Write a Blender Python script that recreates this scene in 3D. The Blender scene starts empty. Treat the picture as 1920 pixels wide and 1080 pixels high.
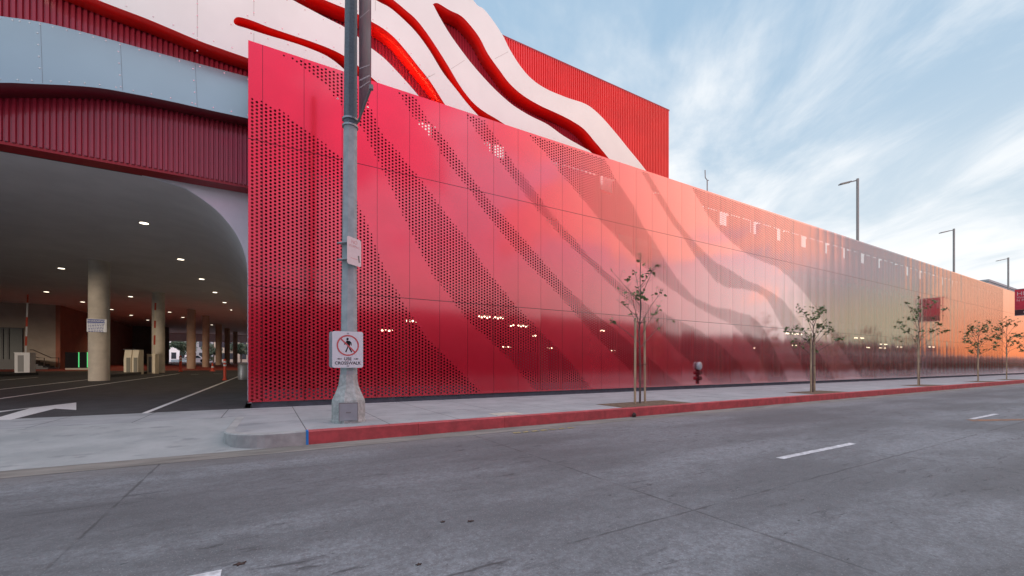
import bpy, bmesh, math, random
import numpy as np
from mathutils import Vector, Matrix

# ------------------------------------------------------------------ camera, world, sun, exposure
C = bpy.context.scene
R = math.radians
F, CX, CY, H = 790.0, 960.0, 684.0, 1.33          # focal length in px of a 1920 px wide frame, principal point, eye height
YAW = R(30.2)
SN, CS = math.sin(YAW), math.cos(YAW)
cam = bpy.data.cameras.new('camera')
cam.sensor_width = 36; cam.lens = F / 1920 * 36
cam.shift_y = (CY - 540) / 1920; cam.clip_start = .05; cam.clip_end = 3000
co = bpy.data.objects.new('camera', cam); C.collection.objects.link(co)
co.location = (0, 0, H); co.rotation_euler = (R(90), 0, -YAW)
C.camera = co
C.view_settings.view_transform = 'Standard'; C.view_settings.look = 'None'
C.view_settings.exposure = 0.0; C.view_settings.gamma = 1
C.cycles.use_denoising = True
C.cycles.max_bounces = 8; C.cycles.transparent_max_bounces = 8
C.cycles.sample_clamp_indirect = 6

SUN_EL, SUN_AZ = 4.2, 210.0       # azimuth clockwise from +Y: low, to the left and behind the camera
def az_vec(az, el=0): return Vector((math.sin(R(az)) * math.cos(R(el)), math.cos(R(az)) * math.cos(R(el)), math.sin(R(el))))
sd = bpy.data.lights.new('sun', 'SUN'); sd.energy = 1.2; sd.angle = R(6); sd.color = (1, .80, .62)
so = bpy.data.objects.new('sun', sd); C.collection.objects.link(so)
so.rotation_euler = (-az_vec(SUN_AZ, SUN_EL)).to_track_quat('-Z', 'Y').to_euler()

class NT:
    """tiny helper for node trees"""
    def __init__(s, tree): s.t = tree
    def n(s, typ, **kw):
        nd = s.t.nodes.new(typ)
        for k, v in kw.items():
            if k == 'ins':
                for i, val in v.items():
                    if isinstance(val, bpy.types.NodeSocket): s.t.links.new(val, nd.inputs[i])
                    else: nd.inputs[i].default_value = val
            else: setattr(nd, k, v)
        return nd
    def m(s, op, a, b=0.0, c=0.0, clamp=False):
        return s.n('ShaderNodeMath', operation=op, use_clamp=clamp, ins={0: a, 1: b, 2: c}).outputs[0]
    def v(s, op, a, b=(0, 0, 0), out=0):
        return s.n('ShaderNodeVectorMath', operation=op, ins={0: a, 1: b}).outputs[out]
    def xyz(s, a, b, c): return s.n('ShaderNodeCombineXYZ', ins={0: a, 1: b, 2: c}).outputs[0]
    def sep(s, a): return s.n('ShaderNodeSeparateXYZ', ins={0: a}).outputs
    def mix(s, f, a, b, blend='MIX'):
        nd = s.n('ShaderNodeMix', data_type='RGBA', blend_type=blend)
        for i, val in ((0, f), (6, a), (7, b)):
            if isinstance(val, bpy.types.NodeSocket): s.t.links.new(val, nd.inputs[i])
            elif i == 0: nd.inputs[i].default_value = val
            else: nd.inputs[i].default_value = tuple(val) + ((1,) if len(val) == 3 else ())
        return nd.outputs[2]
    def noise(s, vec, scale, detail=4, rough=.55, dist=0.0):
        return s.n('ShaderNodeTexNoise', ins={'Vector': vec, 'Scale': scale, 'Detail': detail, 'Roughness': rough, 'Distortion': dist}).outputs[0]
    def ss(s, x, lo, hi, a=0.0, b=1.0):
        return s.n('ShaderNodeMapRange', interpolation_type='SMOOTHSTEP', ins={0: x, 1: lo, 2: hi, 3: a, 4: b}).outputs[0]

w = bpy.data.worlds.new('World'); C.world = w; w.use_nodes = True
w.node_tree.nodes.clear(); T = NT(w.node_tree)
out = T.n('ShaderNodeOutputWorld'); bg = T.n('ShaderNodeBackground', ins={1: .1})
T.t.links.new(bg.outputs[0], out.inputs[0])
sky = T.n('ShaderNodeTexSky', sky_type='NISHITA', sun_disc=False, sun_elevation=R(SUN_EL), sun_rotation=R(SUN_AZ), air_density=1.0, dust_density=1.2, ozone_density=1.5)
D = T.n('ShaderNodeTexCoord').outputs['Generated']
dx, dy, dz = T.sep(D)
zz = T.m('ADD', T.m('MAXIMUM', dz, 0.0), .10)
px, py = T.m('DIVIDE', dx, zz), T.m('DIVIDE', dy, zz)
# cirrus streaks run along azimuth 33 degrees
ca, sa = math.cos(R(36)), math.sin(R(36))
al = T.m('ADD', T.m('MULTIPLY', px, sa), T.m('MULTIPLY', py, ca))
ac = T.m('SUBTRACT', T.m('MULTIPLY', px, ca), T.m('MULTIPLY', py, sa))
st = T.xyz(T.m('MULTIPLY', ac, .75), T.m('MULTIPLY', al, .44), 3.1)
warp = T.n('ShaderNodeTexNoise', ins={'Vector': st, 'Scale': .9, 'Detail': 2.0})
st2 = T.v('ADD', st, T.v('SCALE', T.v('SUBTRACT', warp.outputs[1], (.5, .5, .5)), (0, 0, 0)))
T.t.nodes[-1]
for nd in T.t.nodes:
    if nd.type == 'VECT_MATH' and nd.operation == 'SCALE': nd.inputs[3].default_value = 1.3
n1 = T.noise(st2, 1.5, 9, .58)
n2 = T.noise(T.xyz(T.m('MULTIPLY', ac, .25), T.m('MULTIPLY', al, .13), 8.3), 1.0, 3, .5)
n3 = T.noise(T.xyz(T.m('MULTIPLY', ac, 1.6), T.m('MULTIPLY', al, .80), 1.7), 1.3, 6, .62, .8)
low = T.ss(dz, .0, .5, .22, 0.0)                   # more cloud towards the horizon
cl = T.m('ADD', T.m('ADD', T.m('MULTIPLY', n1, .62), T.m('ADD', T.m('MULTIPLY', n2, .30), T.m('MULTIPLY', n3, .32))), low)
mask = T.ss(cl, .60, .84)
# warmth: how near the direction is to the sunset side (behind the camera)
back = T.ss(T.m('MULTIPLY', dy, -1.0), -.02, .14)
blob = T.noise(T.xyz(T.m('MULTIPLY', dx, 1.0), dy, T.m('MULTIPLY', dz, 1.8)), 4.2, 5, .52, .5)
rat = T.m('ADD', T.m('DIVIDE', T.m('MULTIPLY', dy, -1.0), T.m('MAXIMUM', dx, .05)), T.m('MULTIPLY', T.m('SUBTRACT', blob, .5), .03))
sunset = T.m('MULTIPLY', T.m('MULTIPLY', T.ss(rat, .282, .255), T.ss(dy, .01, -.05)), T.ss(dx, .2, .4))
blue = T.mix(T.ss(dz, .05, .60), (8.8, 9.7, 10.3), (4.5, 6.5, 8.6))
base = T.mix(.15, blue, sky.outputs[0])
white = (10.2, 10.4, 10.6)
c1 = T.mix(mask, base, white)
# the western sky: coral cloud deck above a lilac and pale band, orange low down at the sunset
e_ = T.m('ADD', T.m('ADD', T.m('SUBTRACT', dz, .46), T.m('MULTIPLY', dx, .27)), T.m('MULTIPLY', T.m('SUBTRACT', blob, .5), 1.15))
coral = T.mix(T.ss(dx, .14, .80), (19.0, 3.2, 6.8), (18.0, 9.6, 7.4))
lil_hi = T.mix(T.ss(dx, .2, .75), (14.0, 11.0, 15.0), (6.8, 6.8, 8.8))
lil_lo = T.mix(T.ss(dx, .1, .7), (16.0, 13.0, 15.0), (10.8, 10.2, 9.8))
lilac = T.mix(T.ss(T.m('ADD', dz, T.m('MULTIPLY', T.m('SUBTRACT', blob, .5), .25)), .12, .32), lil_lo, lil_hi)
lilac = T.mix(T.ss(dx, .18, -.02), lilac, (9.5, 5.4, 8.0))
c2 = T.mix(T.ss(e_, -.04, .04), lilac, coral)
c2 = T.mix(T.ss(dz, .56, .72), c2, (7.4, 8.8, 10.6))
gm = T.m('MULTIPLY', T.ss(T.m('ADD', rat, T.m('MULTIPLY', T.m('SUBTRACT', blob, .5), .35)), .50, .38), T.ss(dx, .3, .5))
c2 = T.mix(gm, c2, T.mix(T.ss(dz, .08, .17), (5.8, 6.2, 4.4), (4.3, 5.6, 5.9)))
c2 = T.mix(T.ss(dx, .02, -.25), c2, T.mix(T.ss(dz, .25, .45), (8.0, 9.4, 11.0), (3.4, 5.2, 7.2)))
c3 = T.mix(back, c1, c2)
orange = T.mix(T.ss(dz, .0, .13), (12.0, 3.4, 1.2), (11.5, 6.4, 4.4))
c4 = T.mix(sunset, c3, orange)
c4 = T.mix(T.ss(dz, .74, .92), c4, (17.5, 18.8, 20.5))
T.t.links.new(c4, bg.inputs[0])

# ------------------------------------------------------------------ helpers
random.seed(7)
def ray(px_, py_):
    u, v = (px_ - CX) / F, (CY - py_) / F
    return Vector((CS * u + SN, -SN * u + CS, v))
def on_y(px_, py_, Y):
    d = ray(px_, py_); t = Y / d.y
    return Vector((d.x * t, Y, H + d.z * t))
def on_z(px_, py_, Z):
    d = ray(px_, py_); t = (Z - H) / d.z
    return Vector((d.x * t, d.y * t, Z))
def gz(Y): return .15 + .021 * max(0.0, Y - 13.45)        # entrance floor rises gently
def on_g(px_, py_):
    d = ray(px_, py_); t = (.15 - .021 * 13.45 - H) / (d.z - .021 * d.y)
    return Vector((d.x * t, d.y * t, H + d.z * t))

def props(o, label=None, cat=None, group=None, kind=None):
    for k, v in (('label', label), ('category', cat), ('group', group), ('kind', kind)):
        if v: o[k] = v
    return o
def empty(name, loc, label, cat, group=None, rz=0):
    o = bpy.data.objects.new(name, None); C.collection.objects.link(o)
    o.location = loc; o.rotation_euler = (0, 0, rz); o.empty_display_size = .2
    return props(o, label, cat, group)

class MB:
    def __init__(s): s.v = []; s.f = []; s.mi = []; s.cur = 0
    def face(s, pts):
        b = len(s.v); s.v += [tuple(p) for p in pts]; s.f.append(tuple(range(b, b + len(pts)))); s.mi.append(s.cur)
    def box(s, x0, x1, y0, y1, z0, z1, M=None):
        P = [(x, y, z) for x in (x0, x1) for y in (y0, y1) for z in (z0, z1)]
        if M is not None: P = [tuple(M @ Vector(p)) for p in P]
        b = len(s.v); s.v += P
        for q in ((0, 1, 3, 2), (4, 6, 7, 5), (0, 4, 5, 1), (2, 3, 7, 6), (0, 2, 6, 4), (1, 5, 7, 3)):
            s.f.append(tuple(b + i for i in q)); s.mi.append(s.cur)
    def rings(s, rings, cap=True):
        n = len(rings[0]); b = len(s.v)
        for r in rings: s.v += [tuple(p) for p in r]
        for i in range(len(rings) - 1):
            for k in range(n):
                a = b + i * n + k; c = b + i * n + (k + 1) % n
                s.f.append((a, c, c + n, a + n)); s.mi.append(s.cur)
        if cap:
            s.f.append(tuple(b + k for k in reversed(range(n)))); s.mi.append(s.cur)
            e = b + (len(rings) - 1) * n
            s.f.append(tuple(e + k for k in range(n))); s.mi.append(s.cur)
    def lathe(s, prof, c=(0, 0), n=24, rot=0):
        s.rings([[(c[0] + r * math.cos(rot + 2 * math.pi * k / n), c[1] + r * math.sin(rot + 2 * math.pi * k / n), z) for k in range(n)] for r, z in prof])
    def tube(s, pts, rad, n=8):
        pts = [Vector(p) for p in pts]; rad = rad if isinstance(rad, (list, tuple)) else [rad] * len(pts)
        rs = []
        for i, p in enumerate(pts):
            d = (pts[min(i + 1, len(pts) - 1)] - pts[max(i - 1, 0)]).normalized()
            a = d.orthogonal().normalized() if abs(d.z) > .9 else Vector((0, 0, 1)).cross(d).normalized()
            if abs(d.z) > .9: a = (Vector((1, 0, 0)) - d * d.x).normalized()
            c_ = d.cross(a)
            rs.append([p + (a * math.cos(2 * math.pi * k / n) + c_ * math.sin(2 * math.pi * k / n)) * rad[i] for k in range(n)])
        s.rings(rs)
    def prism(s, poly, z0, z1, ax='z'):
        """extrude a simple polygon; ax z: (x,y) at z0..z1, ax y: (x,z) at y0..y1"""
        f = (lambda p, t: (p[0], p[1], t)) if ax == 'z' else (lambda p, t: (p[0], t, p[1]))
        s.rings([[f(p, z0) for p in poly], [f(p, z1) for p in poly]])
    def build(s, name, mats, parent=None, smooth=False, **kw):
        me = bpy.data.meshes.new(name); me.from_pydata(s.v, [], s.f)
        mats = mats if isinstance(mats, (list, tuple)) else [mats]
        for m_ in mats: me.materials.append(m_)
        me.polygons.foreach_set('material_index', s.mi)
        bm = bmesh.new(); bm.from_mesh(me); bmesh.ops.recalc_face_normals(bm, faces=bm.faces); bm.to_mesh(me); bm.free()
        if smooth:
            me.polygons.foreach_set('use_smooth', [True] * len(me.polygons)); me.set_sharp_from_angle(angle=R(40))
        o = bpy.data.objects.new(name, me); C.collection.objects.link(o)
        if parent: o.parent = parent
        return props(o, **kw)

def text_mesh(name, txt, size, mat, parent, M, ext=.001, align='CENTER', bold=0.0):
    cu = bpy.data.curves.new(name, 'FONT'); cu.body = txt; cu.size = size; cu.extrude = ext; cu.align_x = align; cu.align_y = 'CENTER'; cu.offset = bold
    t = bpy.data.objects.new(name, cu); C.collection.objects.link(t)
    bpy.context.view_layer.update()
    me = bpy.data.meshes.new_from_object(t.evaluated_get(bpy.context.evaluated_depsgraph_get()))
    bpy.data.objects.remove(t); me.transform(M); me.name = name; me.materials.clear(); me.materials.append(mat)
    o = bpy.data.objects.new(name, me); C.collection.objects.link(o)
    if parent: o.parent = parent
    return o
def curve_plate(name, loops, ext, mats, parent, place, side_mi=1):
    """filled outline with holes (first loop outer) extruded by ext both ways; place maps local (x,y,z)->world"""
    cu = bpy.data.curves.new(name, 'CURVE'); cu.dimensions = '2D'; cu.fill_mode = 'BOTH'; cu.extrude = ext
    for lp in loops:
        sp = cu.splines.new('POLY'); sp.points.add(len(lp) - 1)
        for i, p in enumerate(lp): sp.points[i].co = (p[0], p[1], 0, 1)
        sp.use_cyclic_u = True
    t = bpy.data.objects.new(name, cu); C.collection.objects.link(t)
    bpy.context.view_layer.update()
    me = bpy.data.meshes.new_from_object(t.evaluated_get(bpy.context.evaluated_depsgraph_get()))
    bpy.data.objects.remove(t); me.name = name; me.materials.clear()
    for m_ in mats: me.materials.append(m_)
    for p in me.polygons: p.material_index = 0 if abs(p.normal.z) > .7 else side_mi
    for v in me.vertices: v.co = place(v.co)
    bm = bmesh.new(); bm.from_mesh(me); bmesh.ops.remove_doubles(bm, verts=bm.verts, dist=.0005); bmesh.ops.recalc_face_normals(bm, faces=bm.faces); bm.to_mesh(me); bm.free()
    o = bpy.data.objects.new(name, me); C.collection.objects.link(o)
    if parent: o.parent = parent
    return o
def smooth_poly(pts, n=4, closed=False):
    """Catmull-Rom resample"""
    P = [Vector(p) for p in pts]; o = []
    N = len(P)
    rng = range(N if closed else N - 1)
    g = (lambda i: P[i % N]) if closed else (lambda i: P[min(max(i, 0), N - 1)])
    for i in rng:
        a, b, c, d = g(i - 1), g(i), g(i + 1), g(i + 2)
        for k in range(n):
            t = k / n
            o.append(.5 * ((2 * b) + (c - a) * t + (2 * a - 5 * b + 4 * c - d) * t * t + (3 * b - a - 3 * c + d) * t ** 3))
    if not closed: o.append(P[-1])
    return [tuple(p) for p in o]

# ------------------------------------------------------------------ materials
def mat(name, color, rough=.6, metal=0.0, spec=.5, coat=0.0, emit=None, es=0.0, var=0.0, vscale=3.0, bump=0.0, bscale=40.0, stretch=(1, 1, 1), dark=None):
    m_ = bpy.data.materials.new(name); m_.use_nodes = True; m_.node_tree.nodes.clear(); t = NT(m_.node_tree)
    b = t.n('ShaderNodeBsdfPrincipled', ins={'Roughness': rough, 'Metallic': metal, 'Specular IOR Level': spec, 'Coat Weight': coat})
    o = t.n('ShaderNodeOutputMaterial'); t.t.links.new(b.outputs[0], o.inputs[0])
    pos = t.v('MULTIPLY', t.n('ShaderNodeNewGeometry').outputs['Position'], stretch)
    if var or dark:
        n_ = t.noise(pos, vscale, 6, .6)
        lo = dark or tuple(c * (1 - var) for c in color); hi = tuple(min(1, c * (1 + var * .6)) for c in color)
        t.t.links.new(t.mix(t.ss(n_, .3, .7), lo, hi), b.inputs['Base Color'])
    else: b.inputs['Base Color'].default_value = (*color, 1)
    if bump:
        t.t.links.new(t.n('ShaderNodeBump', ins={'Strength': bump, 'Distance': .01, 'Height': t.noise(pos, bscale, 5, .6)}).outputs[0], b.inputs['Normal'])
    if emit: b.inputs['Emission Color'].default_value = (*emit, 1); b.inputs['Emission Strength'].default_value = es
    return m_

def road_material():
    m_ = bpy.data.materials.new('street_concrete'); m_.use_nodes = True; m_.node_tree.nodes.clear(); t = NT(m_.node_tree)
    b = t.n('ShaderNodeBsdfPrincipled', ins={'Roughness': .72, 'Specular IOR Level': .45})
    o = t.n('ShaderNodeOutputMaterial'); t.t.links.new(b.outputs[0], o.inputs[0])
    P = t.n('ShaderNodeNewGeometry').outputs['Position']; x, y, z = t.sep(P)
    big = t.noise(t.xyz(t.m('MULTIPLY', x, .35), y, 0.0), .55, 4, .6)
    col = t.mix(t.ss(big, .36, .64), (.125, .139, .148), (.26, .286, .308))
    fine = t.noise(P, 26.0, 6, .75)
    col = t.mix(t.ss(fine, .32, .68, .0, .75), col, (.10, .10, .105))
    mid = t.noise(t.xyz(t.m('MULTIPLY', x, .6), y, 0.0), 7.0, 7, .72)
    col = t.mix(t.ss(mid, .44, .62, 0.0, .32), col, (.075, .08, .085))
    grit = t.noise(P, 70.0, 3, .7)
    col = t.mix(t.ss(grit, .58, .70, 0.0, .7), col, (.40, .40, .41))
    tyre = t.m('MAXIMUM', t.ss(t.m('ABSOLUTE', t.m('SUBTRACT', y, 4.75)), .38, .05), t.m('MAXIMUM', t.ss(t.m('ABSOLUTE', t.m('SUBTRACT', y, 6.5)), .38, .05), t.ss(t.m('ABSOLUTE', t.m('SUBTRACT', y, 1.5)), .38, .05)))
    col = t.mix(t.m('MULTIPLY', tyre, .26), col, (.07, .072, .075))
    # scuffs pulled along the driving direction
    sc = t.noise(t.xyz(t.m('MULTIPLY', x, 1.2), t.m('MULTIPLY', y, 5.5), 2.0), 1.6, 6, .7, .6)
    patch = t.ss(t.noise(P, .45, 4), .44, .58)
    col = t.mix(t.m('MULTIPLY', t.ss(sc, .55, .66), t.m('MULTIPLY', patch, .75)), col, (.045, .045, .048))
    sp = t.noise(t.xyz(t.m('MULTIPLY', x, 2.2), t.m('MULTIPLY', y, 5.0), 5.0), 3.4, 3, .55)
    col = t.mix(t.ss(sp, .70, .73, 0.0, .75), col, (.025, .024, .024))
    # oily centre of lane, pale edge by the gutter
    lane = t.ss(t.m('ABSOLUTE', t.m('SUBTRACT', y, 5.6)), 1.1, .2)
    col = t.mix(t.m('MULTIPLY', lane, .30), col, (.075, .073, .078))
    col = t.mix(t.m('MULTIPLY', t.ss(y, 6.9, 7.9), .45), col, (.22, .21, .20))
    # tooled joints and a wandering crack
    jx = t.m('ABSOLUTE', t.m('SUBTRACT', t.m('FLOORED_MODULO', t.m('ADD', x, 1.33), 4.95), 0.0))
    jx = t.m('MINIMUM', jx, t.m('SUBTRACT', 4.95, jx))
    wob = t.m('MULTIPLY', t.m('SUBTRACT', t.noise(P, 3.0, 3), .5), .05)
    j1 = t.ss(t.m('ABSOLUTE', t.m('ADD', jx, wob)), .004, .022, .55, 0.0)
    j2 = t.ss(t.m('ABSOLUTE', t.m('ADD', t.m('SUBTRACT', y, 2.68), wob)), .004, .02, .55, 0.0)
    j = t.m('MAXIMUM', j1, j2)
    br = t.ss(t.noise(P, 1.3, 3), .36, .5)
    col = t.mix(t.m('MULTIPLY', j, br), col, (.035, .033, .033))
    t.t.links.new(col, b.inputs['Base Color'])
    hgt = t.m('SUBTRACT', t.m('ADD', fine, t.m('MULTIPLY', grit, .5)), j)
    t.t.links.new(t.n('ShaderNodeBump', ins={'Strength': .45, 'Distance': .012, 'Height': hgt}).outputs[0], b.inputs['Normal'])
    return m_

def walk_material(name, c0, c1, joints=True):
    m_ = bpy.data.materials.new(name); m_.use_nodes = True; m_.node_tree.nodes.clear(); t = NT(m_.node_tree)
    b = t.n('ShaderNodeBsdfPrincipled', ins={'Roughness': .78, 'Specular IOR Level': .35})
    o = t.n('ShaderNodeOutputMaterial'); t.t.links.new(b.outputs[0], o.inputs[0])
    P = t.n('ShaderNodeNewGeometry').outputs['Position']; x, y, z = t.sep(P)
    col = t.mix(t.ss(t.noise(P, .9, 6, .65), .3, .7), c0, c1)
    col = t.mix(t.ss(t.noise(P, 60.0, 4, .7), .55, .75, 0, .35), col, tuple(v * .6 for v in c0))
    stain = t.ss(t.noise(t.v('MULTIPLY', P, (1, 1.7, 1)), 1.9, 5, .6), .56, .70, 0, .5)
    col = t.mix(stain, col, tuple(v * .62 for v in c0))
    h = t.noise(P, 50.0, 4, .6)
    if joints:
        def line(co_, per, off):
            a = t.m('FLOORED_MODULO', t.m('SUBTRACT', co_, off), per)
            return t.ss(t.m('MINIMUM', a, t.m('SUBTRACT', per, a)), .004, .014, 1.0, 0.0)
        j = t.m('MAXIMUM', line(x, 1.5, .62), line(y, 1.5, 8.45 + .0))
        col = t.mix(t.m('MULTIPLY', j, .85), col, (.09, .09, .09))
        h = t.m('SUBTRACT', h, t.m('MULTIPLY', j, 1.5))
    t.t.links.new(col, b.inputs['Base Color'])
    t.t.links.new(t.n('ShaderNodeBump', ins={'Strength': .25, 'Distance': .01, 'Height': h}).outputs[0], b.inputs['Normal'])
    return m_

def screen_material():
    """glossy red coated metal; every panel bows and leans a little, so its reflection shifts at the seams"""
    m_ = bpy.data.materials.new('red_coated_panel'); m_.use_nodes = True; m_.node_tree.nodes.clear(); t = NT(m_.node_tree)
    o = t.n('ShaderNodeOutputMaterial')
    G = t.n('ShaderNodeNewGeometry'); x, y, z = t.sep(G.outputs['Position'])
    PW = 1.035
    q = t.m('DIVIDE', t.m('ADD', x, .10), PW); idx = t.m('FLOOR', q); fr = t.m('SUBTRACT', t.m('FRACT', q), .5)
    row = t.m('ADD', t.m('GREATER_THAN', z, 3.5), t.m('GREATER_THAN', z, 7.53))
    wn = t.n('ShaderNodeTexWhiteNoise', noise_dimensions='3D', ins={0: t.xyz(idx, row, .5)})
    r1, r2, r3 = t.sep(wn.outputs[1])
    far = t.ss(x, 8.0, 40.0, .25, 1.0)
    big = t.m('MULTIPLY', t.m('SUBTRACT', t.noise(t.xyz(t.m('MULTIPLY', x, .9), 0.0, z), .8, 2), .5), .018)
    bow = t.m('MULTIPLY', t.m('MULTIPLY', fr, t.m('ADD', t.m('MULTIPLY', r1, .028), .012)), far)
    lean = t.m('MULTIPLY', t.m('SUBTRACT', r2, .5), .012)
    sx = t.m('ADD', t.m('ADD', bow, t.m('MULTIPLY', lean, far)), big)
    sz = t.m('ADD', t.m('MULTIPLY', t.m('SUBTRACT', r3, .5), .008), t.m('MULTIPLY', big, .6))
    N = t.v('NORMALIZE', t.v('ADD', G.outputs['Normal'], t.xyz(sx, 0.0, sz)))
    seam = t.ss(t.m('SUBTRACT', .5, t.m('ABSOLUTE', fr)), .003, .010, 1.0, 0.0)
    h1 = t.ss(t.m('ABSOLUTE', t.m('SUBTRACT', z, 3.5)), .008, .016, 1.0, 0.0)
    h2 = t.ss(t.m('ABSOLUTE', t.m('SUBTRACT', z, 7.53)), .008, .016, 1.0, 0.0)
    sm = t.m('MAXIMUM', seam, t.m('MAXIMUM', h1, h2))
    grime = t.noise(G.outputs['Position'], 1.3, 4)
    col = t.mix(t.ss(grime, .3, .7), (.60, .008, .032), (.66, .010, .038))
    col = t.mix(sm, col, (.10, .004, .008))
    b = t.n('ShaderNodeBsdfPrincipled', ins={'Base Color': col, 'Metallic': .50, 'Roughness': .26, 'Normal': N})
    gl = t.n('ShaderNodeBsdfGlossy', ins={'Color': (1, 1, 1, 1), 'Roughness': .095, 'Normal': N})
    cosv = t.m('ABSOLUTE', t.v('DOT_PRODUCT', N, G.outputs['Incoming'], 1))
    f_ = t.ss(t.m('SUBTRACT', 1.0, cosv), .04, .90, .055, .80)
    f_ = t.m('MULTIPLY', f_, t.m('SUBTRACT', 1.0, t.m('MULTIPLY', sm, .6)))
    mx = t.n('ShaderNodeMixShader', ins={0: f_, 1: b.outputs[0], 2: gl.outputs[0]})
    t.t.links.new(mx.outputs[0], o.inputs[0])
    return m_

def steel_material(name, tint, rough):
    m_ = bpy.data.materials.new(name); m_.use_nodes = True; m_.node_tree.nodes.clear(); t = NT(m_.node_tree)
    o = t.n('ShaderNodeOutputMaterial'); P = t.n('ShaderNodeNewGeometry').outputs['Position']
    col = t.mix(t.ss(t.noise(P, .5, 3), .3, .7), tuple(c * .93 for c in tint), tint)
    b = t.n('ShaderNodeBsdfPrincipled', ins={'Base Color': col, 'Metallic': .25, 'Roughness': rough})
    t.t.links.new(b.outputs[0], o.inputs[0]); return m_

MAT = dict(
    road=road_material(),
    walk=walk_material('sidewalk_concrete', (.30, .325, .335), (.40, .425, .435)),
    apron=walk_material('apron_concrete', (.29, .32, .32), (.39, .42, .42), False),
    kerb=mat('kerb_concrete', (.37, .39, .38), .8, var=.2, vscale=4, bump=.3),
    redkerb=mat('red_kerb_paint', (.52, .075, .085), .6, dark=(.34, .055, .06), vscale=5, bump=.3, bscale=60),
    bluepaint=mat('blue_paint', (.02, .22, .60), .6),
    screen=screen_material(),
    steel=steel_material('brushed_steel', (.86, .93, .86), .40),
    steel_sky_tint=steel_material('brushed_steel_sky_tint', (.34, .48, .53), .30),  # darker bluish copy of the steel, sky reflection put into the tint
    redpaint=mat('red_return_paint', (.92, .012, .006), .38, var=.08),
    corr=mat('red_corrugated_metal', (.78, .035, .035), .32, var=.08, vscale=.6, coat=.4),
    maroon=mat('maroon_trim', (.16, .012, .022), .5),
    asphalt=mat('asphalt', (.055, .056, .060), .85, var=.25, vscale=2, bump=.5, bscale=120),
    linepaint=mat('white_line_paint', (.72, .73, .72), .6, var=.12, vscale=30),
    wornpaint=mat('worn_line_paint', (.58, .60, .62), .7, var=.35, vscale=14),
    yellowpaint=mat('faded_yellow_paint', (.36, .31, .13), .8, dark=(.17, .16, .14), vscale=9),
    orangepaint=mat('faded_orange_paint', (.34, .15, .06), .8, dark=(.15, .12, .10), vscale=7),
    redfloor=mat('red_floor_coating', (.30, .035, .02), .6, var=.2),
    ceil=mat('ceiling_plaster', (.80, .78, .76), .85, var=.06, vscale=.8),
    white=mat('white_plaster', (.86, .90, .93), .7, var=.05, vscale=1.5),
    wallgrey=mat('interior_wall', (.34, .29, .24), .8, var=.12, vscale=1),
    wallred=mat('interior_red_wall', (.30, .11, .07), .8, var=.15, vscale=1),
    wallshade=mat('interior_grey_wall', (.20, .20, .20), .8, var=.15, vscale=1),
    conc=mat('column_concrete', (.56, .51, .42), .75, var=.15, vscale=1.4, bump=.15, bscale=30),
    deck=mat('deck_concrete', (.16, .15, .14), .85, var=.2),
    dark=mat('dark_metal', (.03, .032, .035), .5),
    plinth=mat('plinth_stone', (.12, .16, .19), .7, var=.2),
    pole=mat('pole_aggregate', (.38, .45, .45), .75, var=.22, vscale=5, bump=.25, bscale=110, dark=(.32, .38, .39)),
    poletop=mat('dark_pole_paint', (.17, .21, .235), .7, bump=.4, bscale=110, dark=(.12, .155, .175), vscale=30),
    polebase=mat('pole_base_aggregate', (.44, .48, .46), .75, var=.22, vscale=14, bump=.5, bscale=110, dark=(.31, .35, .33)),
    galv=mat('galvanised_steel', (.42, .46, .48), .45, metal=.6, var=.1),
    signwhite=mat('sign_white', (.74, .78, .80), .35),
    signfade=mat('faded_sign_white', (.78, .72, .73), .4, var=.05, vscale=12),
    signred=mat('sign_red', (.60, .10, .10), .45),
    signpink=mat('faded_sign_red', (.72, .42, .42), .5),
    signblack=mat('sign_black', (.010, .010, .012), .8, spec=.2),
    signblue=mat('sign_blue', (.06, .10, .34), .45),
    banner=mat('banner_vinyl', (.19, .035, .055), .32, var=.3, vscale=2.5, dark=(.07, .03, .045)),
    bannerred=mat('red_banner_vinyl', (.46, .02, .05), .5, var=.2),
    bannerdark=mat('dark_banner_vinyl', (.035, .008, .014), .5),
    bannertext=mat('banner_lettering', (.55, .40, .42), .5),
    lampgrey=mat('lamp_grey_paint', (.24, .24, .24), .5),
    lens=mat('lamp_lens', (.7, .65, .5), .3),
    led=mat('downlight_lens', (.9, .85, .7), .4, emit=(1, .88, .68), es=4.0),
    tubelight=mat('tube_light', (.9, .85, .7), .4, emit=(1, .80, .55), es=5.0),
    strip=mat('warm_led_strip', (.9, .6, .4), .4, emit=(1, .42, .18), es=45.0),
    green=mat('green_led', (.1, .8, .3), .4, emit=(.03, .8, .20), es=.55),
    gatewhite=mat('gate_white', (.62, .62, .62), .4),
    gatecream=mat('gate_cream', (.70, .63, .48), .4),
    gatered=mat('gate_red', (.45, .06, .03), .5),
    orange=mat('orange_plastic', (.62, .07, .03), .5),
    glass=mat('dark_glass', (.02, .03, .027), .35, spec=.3),
    bark=mat('bark', (.16, .12, .10), .85, var=.3, vscale=20),
    stake=mat('stake_wood', (.50, .38, .24), .8, var=.3, vscale=14, stretch=(1, 1, .2)),
    leaf=mat('leaf', (.15, .21, .06), .5, dark=(.06, .10, .03), vscale=9),
    soil=mat('soil', (.16, .115, .075), .95, var=.4, vscale=9, bump=1.0, bscale=30),
    beige=mat('beige_render', (.46, .41, .33), .8, var=.1, vscale=.2),
    palewall=mat('pale_wall', (.80, .74, .62), .8, var=.06, vscale=.2),
    tan=mat('dark_brick', (.13, .10, .095), .8, var=.15, vscale=.3),
    winglass=mat('window_glass', (.03, .04, .05), .15, spec=.8),
    citygrey=mat('city_grey', (.34, .37, .40), .7, var=.1),
    rust=mat('rusted_iron', (.05, .03, .025), .7),
)

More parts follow.
